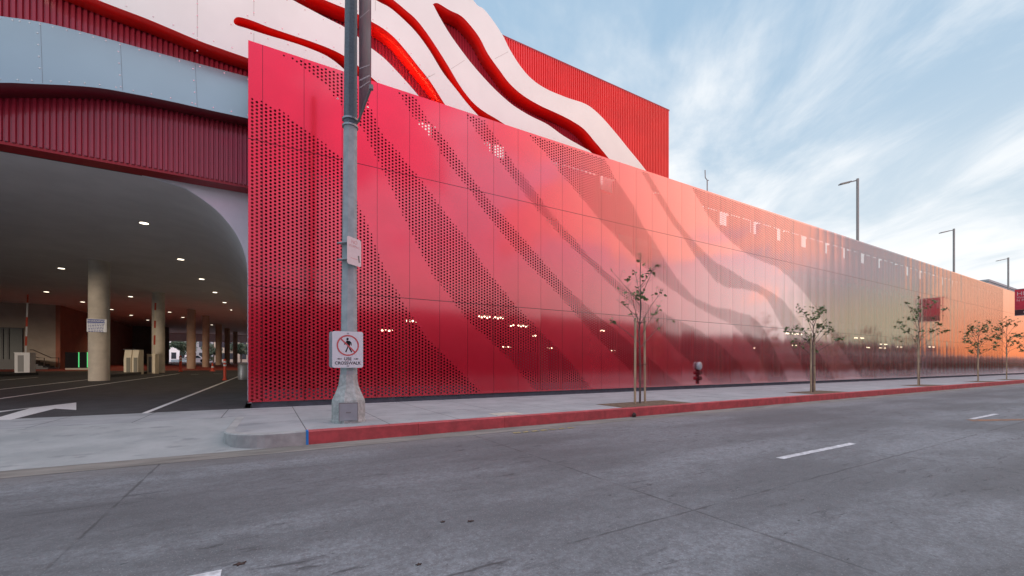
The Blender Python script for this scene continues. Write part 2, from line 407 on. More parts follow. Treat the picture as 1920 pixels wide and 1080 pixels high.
# ------------------------------------------------------------------ ground, street, sidewalk
g = MB(); g.face([(-900, -900, -.102), (900, -900, -.102), (900, 900, -.102), (-900, 900, -.102)])
g.build('ground', mat('far_ground', (.16, .16, .155), .9, var=.2, vscale=.05), kind='structure')
g = MB(); g.face([(-160, -20, -.098), (300, -20, -.098), (300, 8.32, -.098), (-160, 8.32, -.098)])
g.build('road', MAT['road'], kind='structure')

KY = 8.30                                    # kerb face
arc = [(-.66 + .75 * (1 - math.sin(R(a))) , KY + .80 * (1 - math.cos(R(a)))) for a in range(0, 91, 9)]   # from front to side
arc = [( .09 - .75 * math.sin(R(a)), KY + .80 * (1 - math.cos(R(a)))) for a in range(0, 91, 9)]
outer = [(.60, KY)] + arc + [(-.60, 11.30)]
def offset_in(path, w_):
    o = []
    for i, p in enumerate(path):
        a = Vector(path[max(i - 1, 0)]); b = Vector(path[min(i + 1, len(path) - 1)]); d = (b - a).normalized()
        n_ = Vector((d.y, -d.x)); o.append((p[0] + n_.x * w_, p[1] + n_.y * w_))
    return o
def kerb_strip(path, top, bot, wid):
    inn = offset_in(path, wid); rnd = offset_in(path, .018); s = MB()
    s.rings([[(p[0], p[1], bot), (p[0], p[1], top - .018), (r_[0], r_[1], top), (q[0], q[1], top), (q[0], q[1], bot)] for p, q, r_ in zip(path, inn, rnd)])
    return s, inn
kc, inner = kerb_strip(outer, .154, -.14, .16)
kc.build('kerb', MAT['kerb'], kind='structure')
rk = MB(); xx = .645
segs = []
while xx < 118:
    L = 3.0 if xx > 3 else 2.0
    sgm, _ = kerb_strip([(xx + L - .006, KY), (xx, KY)], .154 + random.uniform(-.002, .002), -.14, .16)
    b = len(rk.v); rk.v += sgm.v; rk.f += [tuple(i + b for i in f_) for f_ in sgm.f]; rk.mi += sgm.mi; xx += L
rk.build('red_kerb', MAT['redkerb'], kind='structure')
bs = MB(); bs.box(.602, .643, KY - .004, KY + .12, -.13, .158)
bs.build('blue_kerb_mark', MAT['bluepaint'], kind='structure')
# pavement slab with the kerb corner cut in
poly = [(118, KY + .16)] + [(.60, KY + .16)] + inner[1:] + [(-.6 + .16 - .02, 11.30), (-12, 11.30), (-12, 13.43), (118, 13.43)]
poly = [(118, KY + .16), (.60, KY + .16)] + inner[1:-1] + [(inner[-1][0], 11.30), (-12, 11.30), (-12, 13.44), (118, 13.44)]
s = MB(); s.prism(poly, .0, .150); s.build('sidewalk', MAT['walk'], kind='structure')
# driveway apron, falling to the gutter
s = MB(); s.face([(-12, KY - .05, -.094), (-.62, KY - .05, -.094), (-.58, 11.31, .151), (-12, 11.31, .151)])
s.face([(-.62, KY - .05, -.094), (.12, KY - .05, -.094), (.12, KY + .3, -.07), (-.45, KY + .8, -.05), (-.58, 11.31, .151)])
s.build('driveway_apron', MAT['apron'], kind='structure')
s = MB(); s.face([(-12, KY - .52, -.094), (118, KY - .52, -.094), (118, KY, -.090), (-12, KY, -.090)])
s.build('gutter', mat('gutter_concrete', (.27, .26, .235), .85, dark=(.15, .145, .13), vscale=2.5, bump=.4, stretch=(.4, 2, 1)), kind='structure')
s = MB(); s.box(-160, -12, KY, 13.44, -.1, .15); s.build('side_pavement', MAT['walk'], kind='structure')
s = MB(); s.box(-160, 300, -23, -20, -.1, .05); s.build('far_sidewalk', MAT['walk'], kind='structure')
# marks on the street
s = MB()
for x0, x1 in ((-3.0, -.27), (6.75, 9.2), (16.0, 18.3), (25.2, 27.6), (34.4, 36.8)):
    for k in range(12):
        a = x0 + (x1 - x0) * k / 12; b = x0 + (x1 - x0) * (k + 1) / 12; e0, e1 = random.uniform(-.006, .006), random.uniform(-.006, .006)
        s.face([(a, 3.44 + e0, -.094), (b, 3.44 + e1, -.094), (b, 3.55 + e1, -.094), (a, 3.55 + e0, -.094)])
s.build('lane_dashes', MAT['wornpaint'], kind='structure')
s = MB()
for k in range(7):
    a = on_z(965 + k * 17, 813 - k * 1.6, -.093); s.face([(a.x, a.y, -.090), (a.x + .17, a.y, -.090), (a.x + .20, a.y + .16, -.090), (a.x + .03, a.y + .16, -.090)])
s.build('yellow_road_mark', MAT['yellowpaint'], kind='structure')
a = on_z(1825, 790, -.098); s = MB(); s.face([(a.x, a.y, -.094), (a.x + 1.6, a.y - .7, -.094), (a.x + 1.9, a.y - .55, -.094), (a.x + .3, a.y + .2, -.094)])
s.build('orange_road_mark', MAT['orangepaint'], kind='structure')
# utility cover in the pavement
a = on_z(948, 776, .15)
s = MB(); s.box(a.x - .35, a.x + .35, a.y - .25, a.y + .25, .14, .156); cv = s.build('utility_cover', mat('cover_concrete', (.50, .49, .42), .8, var=.2, vscale=8), label='pale rectangular utility cover set in the sidewalk behind the red kerb', cat='utility cover')
# leaf litter and a stone on the street by the kerb
for k, (x_, y_, lb) in enumerate(((1452, 757, 'small dark stub in the gutter below the second tree'), (1189, 782, 'small black scrap in the gutter below the nearest tree'))):
    a = on_z(x_, y_, -.09); s = MB(); s.lathe([(.05, -.1), (.06, -.02), (.03, .03)], (a.x, a.y), 7); s.build('debris', MAT['rust'], label=lb, cat='debris')
random.seed(11)
for k, (x_, y_, lb) in enumerate(((830, 979, 'dark fallen leaf in the middle of the near lane'), (882, 978, 'reddish brown curled leaf on the near lane, right of a smaller leaf'), (450, 1058, 'dark elongated leaf near the bottom edge of the street'), (785, 1059, 'small black leaf near the bottom edge, by the joint line'))):
    a = on_z(x_, y_, -.098); s = MB(); r_ = .016 + .006 * (k % 3); an = random.random() * 6
    pts = [(a.x + r_ * (1.6 if i % 2 == 0 else .7) * math.cos(an + i * math.pi / 5), a.y + r_ * (1.1 if i % 2 == 0 else .6) * math.sin(an + i * math.pi / 5)) for i in range(10)]
    s.rings([[(p[0], p[1], -.097) for p in pts], [(p[0], p[1], -.093 + .003 * (i % 3)) for i, p in enumerate(pts)]])
    s.build('fallen_leaf', MAT['rust'], label=lb, cat='fallen leaf', group='dead leaves on the street')

# ------------------------------------------------------------------ the museum
B = empty('museum_building', (9, 15, .15), 'red and silver museum with perforated red screen, flowing steel ribbons and a parking entrance', 'building')
B.location = (0, 0, 0)
FY = 13.60; X0, X1 = -.44, 112.0; Z0, Z1 = .30, 10.22

# perforation bands traced on the wall plane (upper/right boundary downwards, then lower/left boundary back up)
bands_px = [
 # big field at the left end
 [(460, 178), (495, 192), (530, 208), (560, 232), (600, 262), (643, 296), (665, 370), (690, 420), (720, 500), (760, 572), (800, 632), (850, 682), (905, 738), (915, 760), (455, 775)],
 # second band from the top edge
 [(460, 70), (560, 98), (600, 105), (640, 120), (655, 135), (672, 165), (690, 188), (705, 222), (715, 250), (740, 275), (765, 307), (797, 347), (840, 405), (877, 450), (909, 500), (967, 572), (1020, 627), (1065, 672), (1112, 731), (1120, 745),
  (1005, 748), (1000, 730), (962, 682), (930, 650), (905, 627), (880, 605), (845, 560), (810, 515), (785, 467), (757, 410), (735, 357), (715, 315), (697, 280), (684, 250), (660, 222), (640, 196), (630, 186), (615, 165), (590, 145), (560, 120), (530, 103), (460, 79)],
 # third
 [(740, 160), (765, 165), (780, 178), (795, 215), (827, 250), (860, 295), (880, 325), (900, 352), (927, 386), (958, 420), (989, 455), (1027, 500), (1065, 540), (1112, 585), (1150, 613), (1184, 644), (1224, 676), (1253, 701), (1280, 724), (1290, 738),
  (1205, 740), (1200, 722), (1179, 693), (1163, 678), (1139, 654), (1117, 632), (1080, 592), (1040, 545), (992, 498), (974, 478), (952, 452), (922, 415), (900, 387), (875, 350), (855, 327), (830, 292), (815, 265), (800, 250), (775, 220), (757, 190), (738, 165)],
 # fourth, turning into a wide skirt at the base
 [(862, 195), (897, 208), (906, 222), (930, 258), (943, 274), (967, 312), (983, 330), (1010, 365), (1030, 395), (1055, 423), (1078, 447), (1098, 473), (1130, 503), (1170, 537), (1212, 567), (1233, 580), (1268, 598), (1311, 618), (1335, 635), (1362, 655), (1389, 683), (1411, 717), (1414, 730),
  (1345, 732), (1335, 718), (1290, 676), (1268, 657), (1249, 636), (1224, 614), (1187, 577), (1145, 535), (1107, 498), (1078, 470), (1055, 447), (1027, 415), (1004, 390), (984, 365), (970, 347), (959, 333), (944, 312), (932, 296), (919, 283), (907, 267), (895, 250), (880, 227), (862, 203)],
 # fifth, broad
 [(987, 240), (1120, 280), (1129, 291), (1142, 310), (1154, 334), (1169, 356), (1187, 383), (1207, 424), (1227, 452), (1250, 492), (1271, 523), (1301, 557), (1340, 575), (1367, 578), (1392, 587), (1408, 591), (1429, 609), (1444, 637), (1463, 676), (1478, 714), (1482, 725),
  (1444, 728), (1440, 714), (1424, 673), (1408, 649), (1392, 627), (1374, 610), (1357, 602), (1332, 590), (1314, 580), (1280, 558), (1261, 544), (1239, 526), (1209, 502), (1179, 471), (1150, 440), (1124, 413), (1107, 392), (1087, 368), (1070, 347), (1048, 323), (1026, 292), (1004, 270), (987, 248)],
 # sixth, thin
 [(1197, 310), (1212, 318), (1231, 349), (1249, 378), (1261, 400), (1283, 430), (1310, 461), (1340, 491), (1367, 504), (1399, 525), (1423, 534), (1451, 550), (1469, 563), (1490, 590), (1510, 620), (1538, 664), (1568, 714), (1572, 722),
  (1517, 726), (1513, 714), (1503, 686), (1485, 655), (1469, 619), (1457, 597), (1444, 571), (1432, 556), (1417, 547), (1392, 542), (1362, 540), (1340, 526), (1298, 474), (1277, 440), (1258, 417), (1233, 376), (1216, 347), (1200, 319)],
 # everything beyond
 [(1290, 340), (1311, 378), (1327, 405), (1349, 432), (1370, 453), (1400, 477), (1429, 491), (1455, 500), (1481, 522), (1503, 544), (1524, 571), (1545, 610), (1567, 641), (1617, 711), (1622, 722), (2120, 700), (2120, 600), (1900, 520), (1600, 430)],
]
bands = []
for bp in bands_px:
    q = [on_y(p[0], p[1], FY) for p in bp]
    bands.append(np.array([(v.x, v.z) for v in q]))
def inside(px_, pz_):
    res = np.zeros(px_.shape, bool)
    for P in bands:
        c = np.zeros(px_.shape, bool); n_ = len(P)
        for i in range(n_):
            x1, y1 = P[i]; x2, y2 = P[(i + 1) % n_]
            cond = ((y1 > pz_) != (y2 > pz_))
            xi = (x2 - x1) * (pz_ - y1) / (y2 - y1 + 1e-12) + x1
            c ^= cond & (px_ < xi)
        res |= c
    return res
CW, CH = .1095, .1020
NC = int((X1 - X0 - .04) / CW); NR = int((Z1 - Z0) / CH)
XF = 74.0                                             # holes are modelled out to here
vs, fs_idx, fs_len = [], [], []
nv = 0
def add_faces(V, Fc):
    """V (k,3) points, Fc (m,4) quads"""
    global nv
    vs.append(V); fs_idx.append((Fc + nv).ravel()); fs_len.append(np.full(len(Fc), Fc.shape[1])); nv += len(V)
ci = np.arange(NC); ri = np.arange(-1, NR + 1)
cxs = X0 + .04 + (ci + .5) * CW
for c in range(NC):
    xc = cxs[c]; off = CH * .5 if c % 2 else 0.0
    zb = Z0 + .02 + off + np.arange(-1, NR) * CH; zb = zb[(zb >= Z0 - 1e-6) & (zb + CH <= Z1 - .015)]
    zc = zb + CH / 2
    if xc < XF:
        cov = np.zeros(len(zc))
        k = 0
        for ox, oz in ((0, 0), (.07, 0), (-.07, 0), (0, .07), (0, -.07), (.13, .05), (-.13, -.05)):
            cov += inside(np.full(len(zc), xc + ox), zc + oz); k += 1
        frac = cov / k
        rad = np.where(inside(np.full(len(zc), xc), zc), .0345 * np.clip(.25 + frac * .80, 0, 1), 0)
        rad = np.where(frac < .2, 0, rad)
    else: rad = np.zeros(len(zc))
    hole = rad > .006
    xl, xr = xc - CW / 2, xc + CW / 2
    # solid runs
    z = Z0; V = []; Q = []
    def quad(za, zt):
        if zt - za < 1e-4: return
        b = len(V); V.extend([(xl, FY, za), (xr, FY, za), (xr, FY, zt), (xl, FY, zt)]); Q.append((b, b + 1, b + 2, b + 3))
    for i in range(len(zc)):
        if hole[i]: quad(z, zb[i]); z = zb[i] + CH
    quad(z, Z1)
    if V: add_faces(np.array(V), np.array(Q))
    hi = np.nonzero(hole)[0]
    if len(hi):
        n_ = 8
        an = np.arange(n_) * 2 * math.pi / n_
        ox = np.array([1, 1, 0, -1, -1, -1, 0, 1]) * CW / 2; oz = np.array([0, 1, 1, 1, 0, -1, -1, -1]) * CH / 2
        outer_v = np.stack([xc + ox, np.full(8, FY), oz], 1); 
        V = np.zeros((len(hi), 16, 3)); V[:, :8, :] = outer_v; V[:, :8, 2] += zc[hi][:, None]
        V[:, 8:, 0] = xc + rad[hi][:, None] * np.cos(an); V[:, 8:, 1] = FY; V[:, 8:, 2] = zc[hi][:, None] + rad[hi][:, None] * np.sin(an)
        q = np.array([(k, (k + 1) % 8, 8 + (k + 1) % 8, 8 + k) for k in range(8)])
        Fc = (q[None] + (np.arange(len(hi)) * 16)[:, None, None]).reshape(-1, 4)
        add_faces(V.reshape(-1, 3), Fc)
xe = X0 + .04 + NC * CW
# folded edges: left return, top cap, bottom lip
for P4 in ([(X0, FY, Z0), (X0 + .04, FY, Z0), (X0 + .04, FY, Z1), (X0, FY, Z1)],
           [(X0, FY, Z0), (X0, FY, Z1), (X0, FY + .09, Z1), (X0, FY + .09, Z0)],
           [(X0, FY, Z1), (xe, FY, Z1), (xe, FY + .09, Z1), (X0, FY + .09, Z1)],
           [(X0, FY + .09, Z0), (xe, FY + .09, Z0), (xe, FY, Z0), (X0, FY, Z0)],
           [(xe, FY, Z0), (xe, FY + .09, Z0), (xe, FY + .09, Z1), (xe, FY, Z1)]):
    add_faces(np.array(P4, float), np.array([(0, 1, 2, 3)]))
Vall = np.concatenate(vs); Iall = np.concatenate(fs_idx); Lall = np.concatenate(fs_len)
me = bpy.data.meshes.new('perforated_screen')
me.vertices.add(len(Vall)); me.vertices.foreach_set('co', Vall.ravel())
me.loops.add(len(Iall)); me.loops.foreach_set('vertex_index', Iall.astype(np.int32))
me.polygons.add(len(Lall)); me.polygons.foreach_set('loop_start', np.concatenate([[0], np.cumsum(Lall)[:-1]]).astype(np.int32))
me.update(calc_edges=True); me.materials.append(MAT['screen'])
o = bpy.data.objects.new('perforated_screen', me); C.collection.objects.link(o); o.parent = B

# plinth under the screen and framing behind it
s = MB(); s.box(X0 + .08, X1, 13.72, 14.0, .0, .62); s.build('plinth', MAT['plinth'], B)
s = MB()
for k in range(0, 108):
    x_ = -.1 + k * 1.035
    s.box(x_ - .03, x_ + .03, FY + .10, FY + .22, .3, 10.1)
s.build('screen_frame', mat('frame_red', (.20, .01, .015), .5), B)
# upper parapet wall behind the screen with its row of openings
s = MB(); s.box(-.3, X1, 14.0, 14.2, 7.3, 8.90); s.box(-.3, X1, 13.70, 13.98, 9.60, 10.205)
k = 0; x_ = 4.45 - 2 * 2.85
while x_ < X1:
    s.box(max(x_ + .48, -.3), x_ + 2.85 - .48, 14.003, 14.197, 8.78, 9.58); x_ += 2.85
s.box(-.43, -.15, FY + .10, 15.74, .3, 10.1); s.build('parapet_wall', mat('parapet_red', (.30, .02, .02), .6), B)
# parking decks behind the screen
s = MB(); s.box(-.35, X1, 14.2, 72, 3.9, 4.3); s.box(-.35, X1, 14.2, 72, 7.0, 7.3); s.build('parking_deck', MAT['deck'], B)
s = MB(); s.box(-.35, X1, 72, 72.3, .1, 8.0); s.box(X1 - .3, X1, 14.2, 72, .1, 8.0); s.build('rear_wall', MAT['deck'], B)
s = MB(); s.box(-.40, X1, 14.0, 72, .05, .15); s.build('garage_floor', MAT['deck'], B)
for k in range(10):
    for yy in (22.0,):
        s = MB(); s.lathe([(.35, .15), (.35, 3.9)], (6 + k * 9.0, yy), 14); s.build('garage_column', MAT['conc'], B, smooth=True)
tl = [(920, 594, 1.4), (973, 610, 1.2), (1010, 629, 1.3), (950, 650, 1.6), (1028, 652, 1.6), (729, 619, 1.1), (775, 601, 1.2), (1127, 619, .5), (1149, 657, .8),
      (1487, 625, 2.4), (1455, 636, .9), (1487, 647, 1.6), (1533, 649, 1.2), (1611, 633, 1.5), (1628, 651, 1.6), (1658, 645, 1.8), (1655, 652, 1.8), (1685, 650, 2), (1745, 650, 2.5), (1411, 652, 1.2)]
for x_, y_, L in tl:
    a = on_z(x_, y_, 3.88); s = MB(); s.box(a.x - L / 2, a.x + L / 2, a.y - .12, a.y + .12, 3.80, 3.88); s.build('tube_light', MAT['tubelight'], B)

# corrugated red wall behind the ribbons
CY_ = 15.30
def corrugated(x0, x1, zb, zt, pitch=.118, depth=.05):
    s = MB(); x_ = x0; pts = []
    while x_ < x1 - pitch * .5:
        pts += [(x_, CY_), (x_ + pitch * .30, CY_), (x_ + pitch * .42, CY_ - depth), (x_ + pitch * .88, CY_ - depth)]; x_ += pitch
    pts.append((x1, CY_))
    for a, b in zip(pts, pts[1:]):
        s.face([(a[0], a[1], zb), (b[0], b[1], zb), (b[0], b[1], zt), (a[0], a[1], zt)])
    # the volume behind it
    s.face([(x1, CY_, zb), (x1, 40, zb), (x1, 40, zt), (x1, CY_, zt)]); s.face([(x0, CY_, zt), (x1, CY_, zt), (x1, 40, zt), (x0, 40, zt)])
    s.face([(x0, CY_, zb), (x0, 40, zb), (x0, 40, zt), (x0, CY_, zt)]); s.face([(x0, 40, zb), (x1, 40, zb), (x1, 40, zt), (x0, 40, zt)])
    return s
HB = 6.74
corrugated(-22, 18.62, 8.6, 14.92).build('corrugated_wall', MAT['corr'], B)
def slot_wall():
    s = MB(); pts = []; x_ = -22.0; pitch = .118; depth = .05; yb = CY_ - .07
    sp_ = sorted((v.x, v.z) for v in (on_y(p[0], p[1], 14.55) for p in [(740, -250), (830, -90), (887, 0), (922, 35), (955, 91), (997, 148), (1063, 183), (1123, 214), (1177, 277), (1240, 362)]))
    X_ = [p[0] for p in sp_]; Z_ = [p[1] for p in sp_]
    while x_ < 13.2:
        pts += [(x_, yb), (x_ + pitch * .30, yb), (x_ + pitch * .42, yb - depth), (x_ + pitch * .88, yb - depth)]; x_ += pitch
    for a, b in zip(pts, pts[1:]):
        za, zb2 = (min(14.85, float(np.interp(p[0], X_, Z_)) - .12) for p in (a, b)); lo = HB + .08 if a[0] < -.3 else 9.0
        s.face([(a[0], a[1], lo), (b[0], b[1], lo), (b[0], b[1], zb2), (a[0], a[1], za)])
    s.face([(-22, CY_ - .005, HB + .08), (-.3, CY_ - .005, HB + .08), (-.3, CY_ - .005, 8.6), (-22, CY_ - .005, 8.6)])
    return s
slot_wall().build('corrugated_backing', mat('shaded_corrugated_metal', (.36, .020, .045), .34, var=.08, vscale=.6, coat=.5), B)  # darker copy of the corrugated red, shade under the ribbons put into the colour
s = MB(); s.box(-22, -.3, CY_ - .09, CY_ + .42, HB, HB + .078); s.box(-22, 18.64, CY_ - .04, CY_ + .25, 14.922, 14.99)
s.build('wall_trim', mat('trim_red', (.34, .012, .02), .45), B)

# steel ribbons: plates standing in front of it, red painted returns
RY0, RY1 = 14.55, 15.18
def plane_pts(px_list, Y): return [(v.x, v.z) for v in (on_y(p[0], p[1], Y) for p in px_list)]
lower = [(-260, 168), (-120, 158), (0, 155), (60, 157), (130, 160), (187, 165), (250, 176), (320, 190), (400, 208), (465, 222), (520, 236)]
slotA_low = [(-260, -5), (-120, 12), (0, 30), (37, 35), (75, 41), (125, 52), (175, 65), (225, 79), (300, 100), (375, 120), (465, 144), (530, 162)]
slotA_up = [(-120, -230), (-20, -120), (60, -55), (130, -23), (184, 0), (225, 16), (275, 35), (325, 56), (375, 77), (425, 95), (465, 109), (530, 132)]
sil = [(640, -420), (740, -250), (830, -90), (887, 0), (906, 16), (922, 35), (942, 65), (955, 91), (975, 123), (997, 148), (1025, 167), (1063, 183), (1098, 195), (1123, 214), (1151, 245), (1177, 277), (1210, 318), (1240, 362)]
slotB = [(438, 40), (441, 34), (449, 32), (471, 38), (507, 52), (551, 67), (584, 78), (618, 91), (644, 104), (672, 124), (700, 148), (722, 172), (700, 190), (680, 172), (655, 140), (644, 129), (629, 116), (607, 102), (573, 88), (540, 77), (502, 66), (462, 53), (443, 47)]
slotC = [(420, -80), (520, -50), (575, -14), (609, 0), (631, 9), (646, 15), (670, 26), (692, 38), (718, 53), (740, 71), (762, 96), (784, 124), (807, 153), (831, 191), (850, 222), (815, 215), (782, 176), (762, 153), (740, 129), (718, 107), (692, 87), (670, 68), (646, 51), (631, 43), (607, 31), (573, 13), (549, 0), (500, -28)]
slotD = [(600, -80), (680, -45), (738, 0), (762, 20), (780, 36), (799, 60), (818, 88), (840, 123), (862, 160), (884, 189), (906, 208), (937, 227), (960, 246), (925, 250), (896, 216), (877, 195), (855, 167), (830, 135), (805, 94), (780, 60), (751, 31), (729, 13), (705, 0), (650, -38)]
slotE = [(812, 8), (821, 6), (843, 19), (865, 30), (884, 50), (900, 72), (915, 101), (937, 132), (956, 157), (981, 179), (1013, 198), (1048, 214), (1073, 227), (1095, 242), (1114, 264), (1139, 294), (1158, 322), (1135, 318), (1110, 287), (1095, 277), (1057, 255), (1026, 233), (994, 217), (963, 198), (937, 176), (915, 154), (890, 126), (868, 98), (843, 63), (824, 31), (814, 12)]
bottom_hidden = [(1180, 372), (1050, 330), (900, 285), (700, 225), (600, 190), (545, 165)]
sm = lambda L: smooth_poly([(p[0], p[1], 0) for p in L], 4)
outer_up = [(p[0], p[1]) for p in sm(slotA_up)] 
main_px = outer_up[::-1] + [(-120, -420)] + [(p[0], p[1]) for p in sm(sil)] + bottom_hidden
holes_px = [[(p[0], p[1]) for p in smooth_poly([(q[0], q[1], 0) for q in L], 4, True)] for L in (slotB, slotC, slotD, slotE)]
loops = [plane_pts(main_px, RY0)] + [plane_pts(h, RY0) for h in holes_px]
rib = curve_plate('steel_ribbon', loops, (RY1 - RY0) / 2, [MAT['steel'], MAT['redpaint']], B, lambda v: (v.x, (RY0 + RY1) / 2 - v.z, v.y))
rib['label'] = 'cream silver ribbons sweeping down to the right'
# the lowest ribbon leans back, and its tint carries the blue sky reflection
TL = .22; ZR = 8.1
def on_tilt(px_, py_):
    d = ray(px_, py_); t = (RY0 - TL * (ZR - H)) / (d.y - TL * d.z)      # Y = RY0 + TL*(Z-ZR)
    return Vector((d.x * t, d.y * t, H + d.z * t))
low_px = [(p[0], p[1]) for p in sm(lower)] + [(p[0], p[1]) for p in sm(slotA_low)][::-1]
lp = [(v.x, v.z) for v in (on_tilt(*p) for p in low_px)]
rib2 = curve_plate('steel_ribbon', [lp], .32, [MAT['steel_sky_tint'], MAT['maroon']], B, lambda v: (v.x, RY0 + TL * (v.y - ZR) + .32 - v.z, v.y))
rib2['label'] = 'lowest ribbon over the parking entrance, sky reflection tinted blue into the steel'
# studs along the edges and panel joints
s = MB()
def stud(p, r_=.022):
    s.rings([[(p.x + rr * math.cos(k * 1.2566), p.y - dd, p.z + rr * math.sin(k * 1.2566)) for k in range(5)] for rr, dd in ((r_, 0), (r_ * .8, .012))])
for path, dyy in ((outer_up, -9), (holes_px[0], 0), (holes_px[1], 0)):
    acc = 0; last = None
    P = [on_y(p[0], p[1] + dyy, RY0) for p in path]
    ctr = sum((p for p in P), Vector()) / len(P)
    for i in range(1, len(P)):
        seg = (P[i] - P[i - 1]).length; acc += seg
        if acc > .42:
            acc = 0; p = P[i]
            if dyy == 0:
                d = (P[i] - P[i - 1]).normalized(); p = p + Vector((-d.z, 0, d.x)) * .10
            stud(p)
for x_ in (370, 476, 567): 
    for k in range(9): stud(on_y(x_, -20 + k * 22 - (x_ - 476) * .05, RY0)) if -20 + k * 22 < 110 + (x_ - 370) * .0 and not (x_ > 440 and -20 + k * 22 > 32 - (x_ == 567) * 30) else None
for i, p in enumerate(sm(slotA_low)):
    if i % 2 == 0 and p[0] < 470: stud(on_tilt(p[0], p[1] + 5))
for i, p in enumerate(sm(lower)):
    if i % 2 == 0 and p[0] < 470: stud(on_tilt(p[0], p[1] - 6))
for x_ in (70, 222, 362):
    for k in range(4): stud(on_tilt(x_ + k * 1.5, 62 + (x_ - 70) * .23 + k * 22))
s.build('stud', mat('bright_stud', (.85, .82, .74), .25, metal=.8), rib).update({} ) if False else props(s.build('stud', mat('bright_stud', (.85, .82, .74), .25, metal=.8), rib), kind='stuff')
s = MB()
for p0, p1 in (((928, 110), (953, 97)), ((846, 129), (871, 113)), ((798, 147), (816, 138)), ((571, 0), (571, -40)), ((370, -10), (370, 70)), ((476, -10), (476, 30)), ((476, 62), (476, 90)), ((704, 20), (704, -10))):
    a, b = on_y(*p0, RY0 - .003), on_y(*p1, RY0 - .003); d = (b - a).normalized(); q = Vector((-d.z, 0, d.x)) * .006
    s.face([a - q, b - q, b + q, a + q])
props(s.build('panel_joint', mat('joint_line', (.50, .48, .44), .5), rib), kind='stuff')  # thin flat strips mark the panel joints
s = MB()
for x_, y0, y1 in ((76, 44, 156), (226, 82, 170), (366, 120, 200)):
    a, b = on_tilt(x_, y0), on_tilt(x_ + 4, y1); q = Vector((.005, 0, 0)); o_ = Vector((0, -.003, 0)); s.face([a - q + o_, b - q + o_, b + q + o_, a + q + o_])
props(s.build('panel_joint', mat('joint_line_cool', (.20, .26, .29), .5), rib2), kind='stuff')  # joint strips of the lowest ribbon, in a cooler grey
# warm strip lamps tucked behind the lower lips of two slots
s = MB(); s.tube([on_tilt(p[0], p[1] + 6) + Vector((0, .52, 0)) for p in slotA_low[1:-1]], .02, 5); s.build('strip_light', MAT['strip'], B)
s = MB(); s.tube([on_y(p[0], p[1], RY1 - .04) for p in ((706, 110), (735, 140), (760, 172), (785, 205))], .018, 5); s.build('strip_light', MAT['strip'], B)

# parking entrance: arched white end wall, curved soffit, floor
AY = CY_ + .45; CZ = 6.77
arch_px = [(307, 335), (337, 349), (362, 362), (387, 379), (412, 400), (437, 430), (452, 457), (461, 485), (464, 515)]
ar = [on_y(p[0], p[1], AY) for p in arch_px]
ar = [(p.x, min(p.z, CZ)) for p in ar]; ar[0] = (ar[0][0] - .5, CZ)
ar = [(p[0], p[1]) for p in smooth_poly([(a_[0], a_[1], 0) for a_ in ar], 4)]; ar.append((ar[-1][0], .1)); XR = ar[-1][0]
s = MB(); 
for a, b in zip(ar, ar[1:]): s.face([(a[0], AY, a[1]), (b[0], AY, b[1]), (XR + .42, AY, b[1]), (XR + .42, AY, a[1])]) if False else None
pw = [(a[0], a[1]) for a in ar] + [(XR + .36, .1), (XR + .36, CZ + .10), (ar[0][0], CZ + .10)]
s.prism(pw, AY, AY + .10, 'y'); s.build('end_wall', MAT['white'], B)
s = MB(); cp = [(-70, CZ)] + ar
rr = []
for yy in (AY + .101, 30, 50, 92): rr.append([(p[0], yy, p[1]) for p in cp])
b = 0; n_ = len(cp); s.v = [p for r_ in rr for p in r_]
for i in range(3):
    for k in range(n_ - 1):
        s.f.append((i * n_ + k, i * n_ + k + 1, (i + 1) * n_ + k + 1, (i + 1) * n_ + k)); s.mi.append(0)
s.build('ceiling', MAT['ceil'], B, smooth=True)
s = MB(); s.box(-70, XR + .3, AY + .12, 92, CZ + .02, CZ + .3); s.build('upper_floor', MAT['deck'], B)
s = MB(); s.face([(-70, 13.435, .152), (XR, 13.435, .152), (XR, 46, gz(46)), (-70, 46, gz(46))]); s.build('entrance_driveway', MAT['asphalt'], kind='structure')
s = MB(); s.face([(-70, 46, gz(46)), (XR, 46, gz(46)), (XR, 92, gz(92)), (-70, 92, gz(92))]); s.build('red_driveway', MAT['redfloor'], kind='structure')
s = MB(); s.face([(-90, 92, gz(92) - .01), (60, 92, gz(92) - .01), (60, 260, gz(92) - .01), (-90, 260, gz(92) - .01)]); s.build('rear_yard', mat('yard_paving', (.22, .22, .22), .8, var=.2), kind='structure')
# interior walls
s = MB(); s.box(-70, -16.6, 54.0, 54.3, .6, CZ); s.build('lobby_wall', MAT['wallgrey'], B)
s = MB(); s.box(-16.6, -16.3, 54.0, 78, .6, CZ); s.build('lobby_side_wall', MAT['wallred'], B)
s = MB(); s.box(-16.3, -12.3, 78, 78.3, .6, CZ); s.build('inner_wall', MAT['wallshade'], B)
s = MB(); s.box(-22.2, -22, 15.2, 54, .2, CZ); s.build('west_wall', MAT['wallgrey'], B) if False else None
s = MB(); s.box(-16.3, XR, 91.6, 91.9, 5.4, CZ); s.box(-15.0, -14.45, 91.6, 92.0, gz(90), 5.4); s.build('rear_opening_frame', MAT['white'], B)
# lobby window
wn_ = MB(); a = on_y(0, 616, 53.9); b2 = on_y(42, 680, 53.9)
wn_.box(a.x - 8, b2.x, 53.90, 53.98, b2.z - .4, a.z); wf = wn_.build('window', MAT['glass'], B)
s = MB()
for x_ in (4, 15): q = on_y(x_, 640, 53.86); s.box(q.x - .06, q.x + .06, 53.84, 53.895, b2.z - .4, a.z)
s.box(a.x - 8, b2.x + .1, 53.84, 53.895, a.z, a.z + .12); s.build('frame', MAT['dark'], wf)
